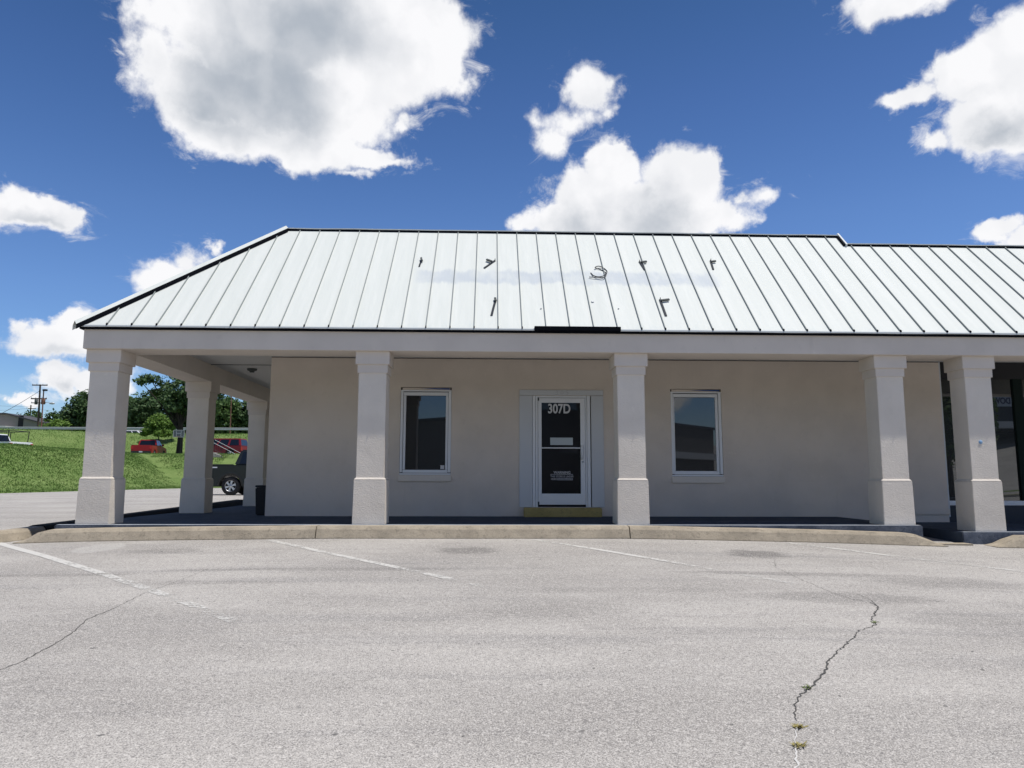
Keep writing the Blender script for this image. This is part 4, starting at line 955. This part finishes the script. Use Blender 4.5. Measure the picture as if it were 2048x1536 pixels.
# ------------------------------------------------------------------ grass blades on the bank (uncountable)
rn = np.random.default_rng(11)
def blades(name, x0, x1, y0, y1, n, h, parent=None):
    X = rn.uniform(x0, x1, n); Yv = rn.uniform(y0, y1, n)
    # keep only blades on the lawn
    ok = (X < -21.6) | (Yv > 44.5); X, Yv = X[ok], Yv[ok]; k = len(X)
    Zv = np.array([terrain(a, b) for a, b in zip(X, Yv)])
    a = rn.uniform(0, 6.283, k); hh = h*(.4+rn.random(k))*(1+.6*np.array([mnoise.noise(Vector((x_*.8, y_*.8, 3))) for x_, y_ in zip(X, Yv)])); w_ = .020+.025*rn.random(k); ln = rn.normal(0, .5, (k, 2))*hh[:, None]
    P0 = np.stack([X-w_*np.cos(a), Yv-w_*np.sin(a), Zv-.02], 1); P1 = np.stack([X+w_*np.cos(a), Yv+w_*np.sin(a), Zv-.02], 1); P2 = np.stack([X+ln[:, 0], Yv+ln[:, 1], Zv+hh], 1)
    Q = np.stack([P0, P1, P2], 1).reshape(-1, 3); me = bpy.data.meshes.new(name)
    me.vertices.add(k*3); me.vertices.foreach_set('co', Q.ravel()); me.loops.add(k*3); me.loops.foreach_set('vertex_index', np.arange(k*3)); me.polygons.add(k)
    me.polygons.foreach_set('loop_start', np.arange(k)*3); me.polygons.foreach_set('loop_total', np.full(k, 3)); me.materials.append(M_BLADE); me.update(); me.validate()
    o = bpy.data.objects.new(name, me); COL.objects.link(o); return o
o = blades('grass', -34, -21.6, 12, 62, 120000, .06); tag(o, 'green mown grass covering the bank beside the side lot', 'grass', kind='stuff')
o = blades('grass', -70, -18, 56, 101, 70000, .13); tag(o, 'longer grass on the upper slope below the guardrail', 'grass', kind='stuff')

# ------------------------------------------------------------------ background things
# grey gabled building
b0 = atY(0, 828, 140); zb = 6.0
BG = empty('warehouse', (b0[0], 140, zb), label='long grey brown warehouse with a dark edged low gable at the far left', cat='building')
def rp(px, py, y=140): q_ = atY(px, py, y); return (q_[0]-b0[0], q_[2]-zb)
r0 = rp(12, 828.5); r1 = rp(76, 844); rb = rp(76, 868)
MW = m_concrete('warehouse_wall', (.27, .245, .225), (.25, .23, .21), (.22, .2, .18), .002)
mb = MB(); mb.prism([(-28, -1), (rb[0], -1), (r1[0], r1[1]), (r0[0], r0[1]), (-28, r0[1]-.6)], 0, 22); mb.build('wall', MW, BG)
mb = MB(); mb.prism([(r1[0]+.3, r1[1]-.15), (r1[0]+.3, r1[1]+.1), (r0[0], r0[1]+.28), (-28, r0[1]-.3), (-28, r0[1]-.62), (r0[0], r0[1]+.02)], -.35, 22.2); mb.build('roof', mat('warehouse_roof', (.05, .05, .055), .7)[0], BG)
c0 = rp(-20, 849.5); c1 = rp(30, 853.5); mb = MB(); mb.hexa([(-28, -3, c0[1]-.5), (c1[0], -3, c1[1]-.25), (c1[0], -.02, c1[1]-.25), (-28, -.02, c0[1]-.5), (-28, -3, c0[1]), (c1[0], -3, c1[1]), (c1[0], -.02, c1[1]), (-28, -.02, c0[1])]); mb.build('canopy', mat('canopy_paint', (.5, .49, .48), .6)[0], BG)
d0 = rp(41, 851); MB().box(d0[0]-.5, d0[0]+.5, -.06, -.01, d0[1]-3.4, d0[1]+2.0).build('door', M_BLK, BG)
c2 = rp(20, 862); MB().box(c2[0]-.15, c2[0]+.15, -2.8, -2.5, -1, c1[1]-.3).build('canopy_post', M_GALV, BG)

# utility pole
def pole_at(px0, py0, px1, py1, Yw): a_ = atY(px0, py0, Yw); b_ = atY(px1, py1, Yw); return a_, b_
a_, b_ = pole_at(76.5, 862, 80.5, 769, 116)
UP_ = empty('utility_pole', (a_[0], 116, terrain(a_[0], 116)), label='tall wooden utility pole with two crossarms and a brown transformer', cat='utility pole')
h = b_[2]-terrain(a_[0], 116); dx = b_[0]-a_[0]; MB().tube([(0, 0, -.3), (dx, 0, h)], [.20, .13], 10).build('pole', M_WOODP, UP_)
def arm(px0, px1, py, th=.09):
    p_, q_ = atY(px0, py, 116), atY(px1, py, 116); z_ = p_[2]-terrain(a_[0], 116); o_ = MB().box(p_[0]-a_[0], q_[0]-a_[0], -.28, -.16, z_-th, z_+th).build('crossarm', M_WOODP, UP_)
    for k in (.03, .3, .7, .97): MB().tube([(p_[0]-a_[0]+(q_[0]-p_[0])*k, -.22, z_+th), (p_[0]-a_[0]+(q_[0]-p_[0])*k, -.22, z_+th+.16)], [.05, .035], 8).build('insulator', M_GALV, o_)
    return z_
arm(66, 96.5, 770.5); arm(63.5, 95, 797.5, .10); z3 = arm(64, 93, 806, .07)
q_ = atY(74.5, 804, 116); MB().lathe([(.0001, -.45), (.24, -.45), (.26, .4), (.0001, .5)], (q_[0]-a_[0], -.3, q_[2]-terrain(a_[0], 116)), 'z', 14).build('transformer', M_STEEL2, UP_)
q_ = atY(88.5, 803, 116); MB().lathe([(.0001, -.5), (.30, -.5), (.32, .45), (.0001, .55)], (q_[0]-a_[0], -.3, q_[2]-terrain(a_[0], 116)), 'z', 14).build('transformer', M_RUST, UP_)
p_, q_ = atY(92, 805.5, 116), atY(107.5, 807, 116); zt_ = terrain(a_[0], 116)
L_ = MB().tube([(p_[0]-a_[0], -.2, p_[2]-zt_), (q_[0]-a_[0]-.9, -.2, p_[2]-zt_+.06), (q_[0]-a_[0]-.4, -.2, q_[2]-zt_+.04)], .045, 6).build('lamp_arm', M_GALV, UP_)
MB().lathe([(.0001, -.55), (.12, -.4), (.19, .0), (.14, .35), (.0001, .42)], (q_[0]-a_[0]-.15, -.2, q_[2]-zt_), 'x', 12).build('lamp_head', M_GALV, L_)
# tall lamp post
a2, b2 = pole_at(82.5, 862, 87.5, 780, 110); zt2 = terrain(a2[0], 110)
LP_ = empty('lamp_post', (a2[0], 110, zt2), label='slim rust brown lamp post with a box shaped head beside the utility pole', cat='lamp post')
MB().tube([(0, 0, -.2), (b2[0]-a2[0], 0, b2[2]-zt2)], [.11, .09], 8).build('post', M_RUST, LP_)
q_ = atY(91, 779.5, 110); MB().box(b2[0]-a2[0]-.1, q_[0]-a2[0]+.25, -.22, .22, b2[2]-zt2-.16, b2[2]-zt2+.12).build('lamp_head', M_STEEL, LP_, bevel=.03)
# distant pole
a3, b3 = pole_at(60, 845, 62, 810, 200); P3_ = empty('utility_pole', (a3[0], 200, 4), label='small far off wooden utility pole left of the tall one', cat='utility pole')
MB().tube([(0, 0, 0), (b3[0]-a3[0], 0, b3[2]-4)], [.2, .16], 8).build('pole', M_WOODP, P3_); MB().box(-.9, 1.3, -.1, .1, b3[2]-4-1.1, b3[2]-4-.9).build('crossarm', M_WOODP, P3_)
# thin brown pole seen between the side pillars
a4, b4 = pole_at(459.5, 876, 462.5, 790, 100.5); zt4 = terrain(a4[0], 100.5)
tag(MB().tube([(0, 0, -.3), (b4[0]-a4[0], 0, b4[2]-zt4+3)], [.10, .07], 8).build('thin_pole', M_RUST, loc=(a4[0], 100.5, zt4)), 'thin reddish brown pole in front of the trees between the side pillars', 'pole')
# power lines
M_WIRE = mat('wire_black', (.03, .035, .04), .6)[0]
def wire(pts, label, r=.022):
    P_ = [Vector(atY(*p)) for p in pts]; L_ = []
    for i in range(len(P_)-1):
        for k in range(10):
            t_ = k/10; q_ = P_[i].lerp(P_[i+1], t_); q_.z -= .5*4*t_*(1-t_)*.5; L_.append(q_)
    L_.append(P_[-1]); return tag(MB().tube(L_, r, 5).build('power_line', M_WIRE), label, 'wire', 'overhead wires')
wire([(79, 782, 116), (-40, 848, 100)], 'thick black wire sloping down left from the utility pole', .035)
wire([(-40, 821, 200), (62, 816, 200), (150, 824, 200)], 'thin wire strung through the far off utility pole')
wire([(-40, 809, 180), (80, 812, 180)], 'faint level wire crossing the sky above the warehouse', .02)
# basketball hoop
bb0 = atY(347, 860, 62); bb1 = atY(368.5, 874.5, 62); zg = terrain(bb0[0], 62); cx = (bb0[0]+bb1[0])/2
BH = empty('basketball_hoop', (cx, 62, zg), label='basketball backboard on a post in front of the oak trunk', cat='basketball hoop')
M_BB = mat('grey_backboard', (.10, .11, .13), .5)[0]
w2 = (bb1[0]-bb0[0])/2; zb0, zb1 = bb1[2]-zg, bb0[2]-zg
o = MB().box(-w2, w2, -.03, .0, zb0, zb1).build('backboard', M_BB, BH)
mb = MB()
for (x0_, x1_, z0_, z1_) in ((-w2, w2, zb1-.035, zb1), (-w2, w2, zb0, zb0+.035), (-w2, -w2+.035, zb0, zb1), (w2-.035, w2, zb0, zb1), (-.24, .24, zb0+.36, zb0+.39), (-.24, -.21, zb0+.08, zb1-.1), (.21, .24, zb0+.08, zb1-.1)): mb.box(x0_, x1_, -.037, -.031, z0_, z1_)
mb.build('marking', M_WHITEP, o)
mb = MB(); mb.tube([(0+.22*math.cos(a), -.26+.22*math.sin(a), zb0+.06) for a in [k*math.pi/8 for k in range(17)]], .012, 6); mb.build('rim', M_RUST, BH)
MB().tube([(.05, .5, -.1), (.05, .4, zb0+.1), (.0, .02, zb0+.25)], .045, 8).build('post', M_PLAST, BH)
# stair railings
def railing(pA, pB, Yw, label, yb):
    A3, B3 = Vector(atY(*pA, Yw)), Vector(atY(*pB, Yw)); t = empty('stair_railing', (A3.x, Yw, terrain(A3.x, Yw)), label=label, cat='railing', group='stair railings on the bank'); o3 = Vector((A3.x, Yw, terrain(A3.x, Yw)))
    A_, B_ = A3-o3, B3-o3
    MB().tube([A_, B_], .020, 8).build('handrail', M_ALU2, t); MB().tube([A_-Vector((0, 0, .82)), B_-Vector((0, 0, .82))], .013, 6).build('bottom_rail', M_STEEL2, t)
    n = 13
    for i in range(n+1):
        q_ = A_.lerp(B_, i/n); MB().tube([q_, q_-Vector((0, 0, 1.0 if i % 6 == 0 else .82))], .018 if i % 6 == 0 else .010, 5).build('post' if i % 6 == 0 else 'baluster', M_STEEL, t)
railing((422, 883), (470, 908), 50.0, 'nearer of the two thin steel stair railings on the grass slope', 0)
railing((430, 880), (484, 908), 51.2, 'farther of the two thin steel stair railings on the grass slope', 0)
# stair flight
A3, B3 = atY(424, 905, 50.6), atY(478, 930, 50.6)
mb = MB(); n = 9
for i in range(n):
    x_ = A3[0]+(B3[0]-A3[0])*i/n; z_ = A3[2]+(B3[2]-A3[2])*i/n; mb.box(x_, x_+(B3[0]-A3[0])/n+.02, 50.15, 51.1, z_-.5, z_)
o = mb.build('steps', M_KERBL); o['kind'] = 'structure'
# rock and brush heap
rk = atY(322, 897, 70); zr = terrain(rk[0], 70)
def rock(dx, dy, r, seed):
    bm = bmesh.new(); bmesh.ops.create_icosphere(bm, subdivisions=3, radius=r)
    for v_ in bm.verts:
        k_ = 1+.35*mnoise.noise(v_.co*1.6/r+Vector((seed, 0, 0))); v_.co *= k_; v_.co.z *= .6
    me = bpy.data.meshes.new('rock'); bm.to_mesh(me); bm.free(); me.materials.append(M_ROCK); o = bpy.data.objects.new('rock', me); COL.objects.link(o); o.location = (rk[0]+dx, 70+dy, zr+r*.35); return o
tag(rock(0, 0, .95, 1), 'large pale boulder beside the front of the red pickup', 'rock', 'pale rocks on the terrace')
tag(rock(1.5, .4, .55, 2), 'smaller pale rock right of the large boulder', 'rock', 'pale rocks on the terrace')
mb = MB(); rn2 = random.Random(4)
for i in range(700):
    x_, y_ = rn2.gauss(0, 1.1), rn2.gauss(0, .6); z_ = max(0, .8-abs(x_)*.35)*rn2.random(); a = rn2.random()*6.28; l = .12+.25*rn2.random()
    mb.add([(x_, y_, z_), (x_+.03, y_, z_), (x_+l*math.cos(a), y_+l*math.sin(a)*.3, z_+.15*rn2.random())], [(0, 1, 2)])
bp = atY(340, 893, 72); tag(mb.build('brush_heap', M_BRUSH, fix=False, loc=(bp[0], 72, terrain(bp[0], 72))), 'heap of dry brush and cut branches at the foot of the bank', 'brush heap', kind='stuff')

# ------------------------------------------------------------------ across the lot, behind the camera (seen in the glass)
def away(name, label, x, y, rz_, w_, d_, h_, m, cz=(.1, .8), side=False, roofc=(.06, .06, .07)):
    t = empty(name, (x, y, lot(x, y)-.3), rz_, label, 'building')
    MB().box(-w_/2, w_/2, -d_/2, d_/2, 0, h_).build('wall', m, t); MB().box(-w_/2-.2, w_/2+.2, -d_/2-.2, d_/2+.2, h_+.003, h_+.35).build('roof', mat('flat_roof', roofc, .8)[0], t)
    (MB().box(w_/2+.02, w_/2+1.4, -d_/2, d_/2, cz[0], cz[1]) if side else MB().box(-w_/2-.05, w_/2+.05, d_/2+.02, d_/2+1.4, cz[0], cz[1])).build('canopy', M_PANW, t)
    return t
MW2 = m_concrete('tan_block_wall', (.16, .15, .14), (.14, .13, .12), (.12, .11, .1), .002)
away('retail_building', 'large dark tan flat roofed store across the lot, mirrored in both windows', 6, -84, R_(42), 36, 36, 9.0, MW2, (4.8, 5.6), side=True)
MW3 = m_concrete('slate_block_wall', (.06, .075, .10), (.055, .07, .09), (.05, .06, .08), .002)
t = away('retail_building', 'slate blue store across the lot with a white sign band, mirrored in the storefront', 62, -66, R_(0), 44, 12, 8.0, MW3)
vd = 2*(WY+.125)+59.86   # where the storefront glass mirrors the sign face
tz0 = t.location.z
a_, b_ = atY(2034, 786, vd), atY(1900, 812, vd)
sg = MB().box(b_[0]-62, a_[0]-62, 6.02, 6.12, b_[2]-tz0, a_[2]-tz0).build('sign', mat('white_sign_board', (.50, .56, .64), .5)[0], t)
q0, q1 = atY(1986, 807.5, vd), atY(2030, 795, vd)
lt = text_obj('sign_lettering', 'L DOW', 1.0, mat('blue_letters', (.01, .02, .12), .5)[0], Matrix.Identity(4), sg, 1.0, offset=.02, ext=.02)
vs = np.array([v.co[:] for v in lt.data.vertices]); w0, w1, h0, h1 = vs[:, 0].min(), vs[:, 0].max(), vs[:, 1].min(), vs[:, 1].max()
lt.data.transform(Matrix.Translation(((q0[0]+q1[0])/2-62, 6.15, (q0[2]+q1[2])/2-tz0)) @ Matrix.Rotation(math.pi, 4, 'Z') @ Matrix.Rotation(R_(90), 4, 'X') @ Matrix.Diagonal(((q1[0]-q0[0])/(w1-w0), (q1[2]-q0[2])/(h1-h0), 1, 1)) @ Matrix.Translation((-(w0+w1)/2, -(h0+h1)/2, 0)))
V, F = grid([-60, 0, 25, 60, 110], [-36, -33.5], lambda x, y: lot(x, y)+.05); struct('verge', V, F, M_GRASS)
V, F = grid([-60, 0, 25, 60, 110], [-33.4, -33.1], lambda x, y: lot(x, y)+.12); struct('kerb', V, F, M_KERB)
tree('street_tree', 'leafy tree across the lot mirrored in the storefront glass', 33, -34.7, lot(33, -34), [(0, 0, 5, 3.2, 3, 3), (1.5, 0, 6.5, 2, 2, 1.6), (-1.8, 0, 4.2, 2, 2, 1.4)], 4500, .22, M_LMID, trunk_r=.2, trunk_h=2.6, seed=51)
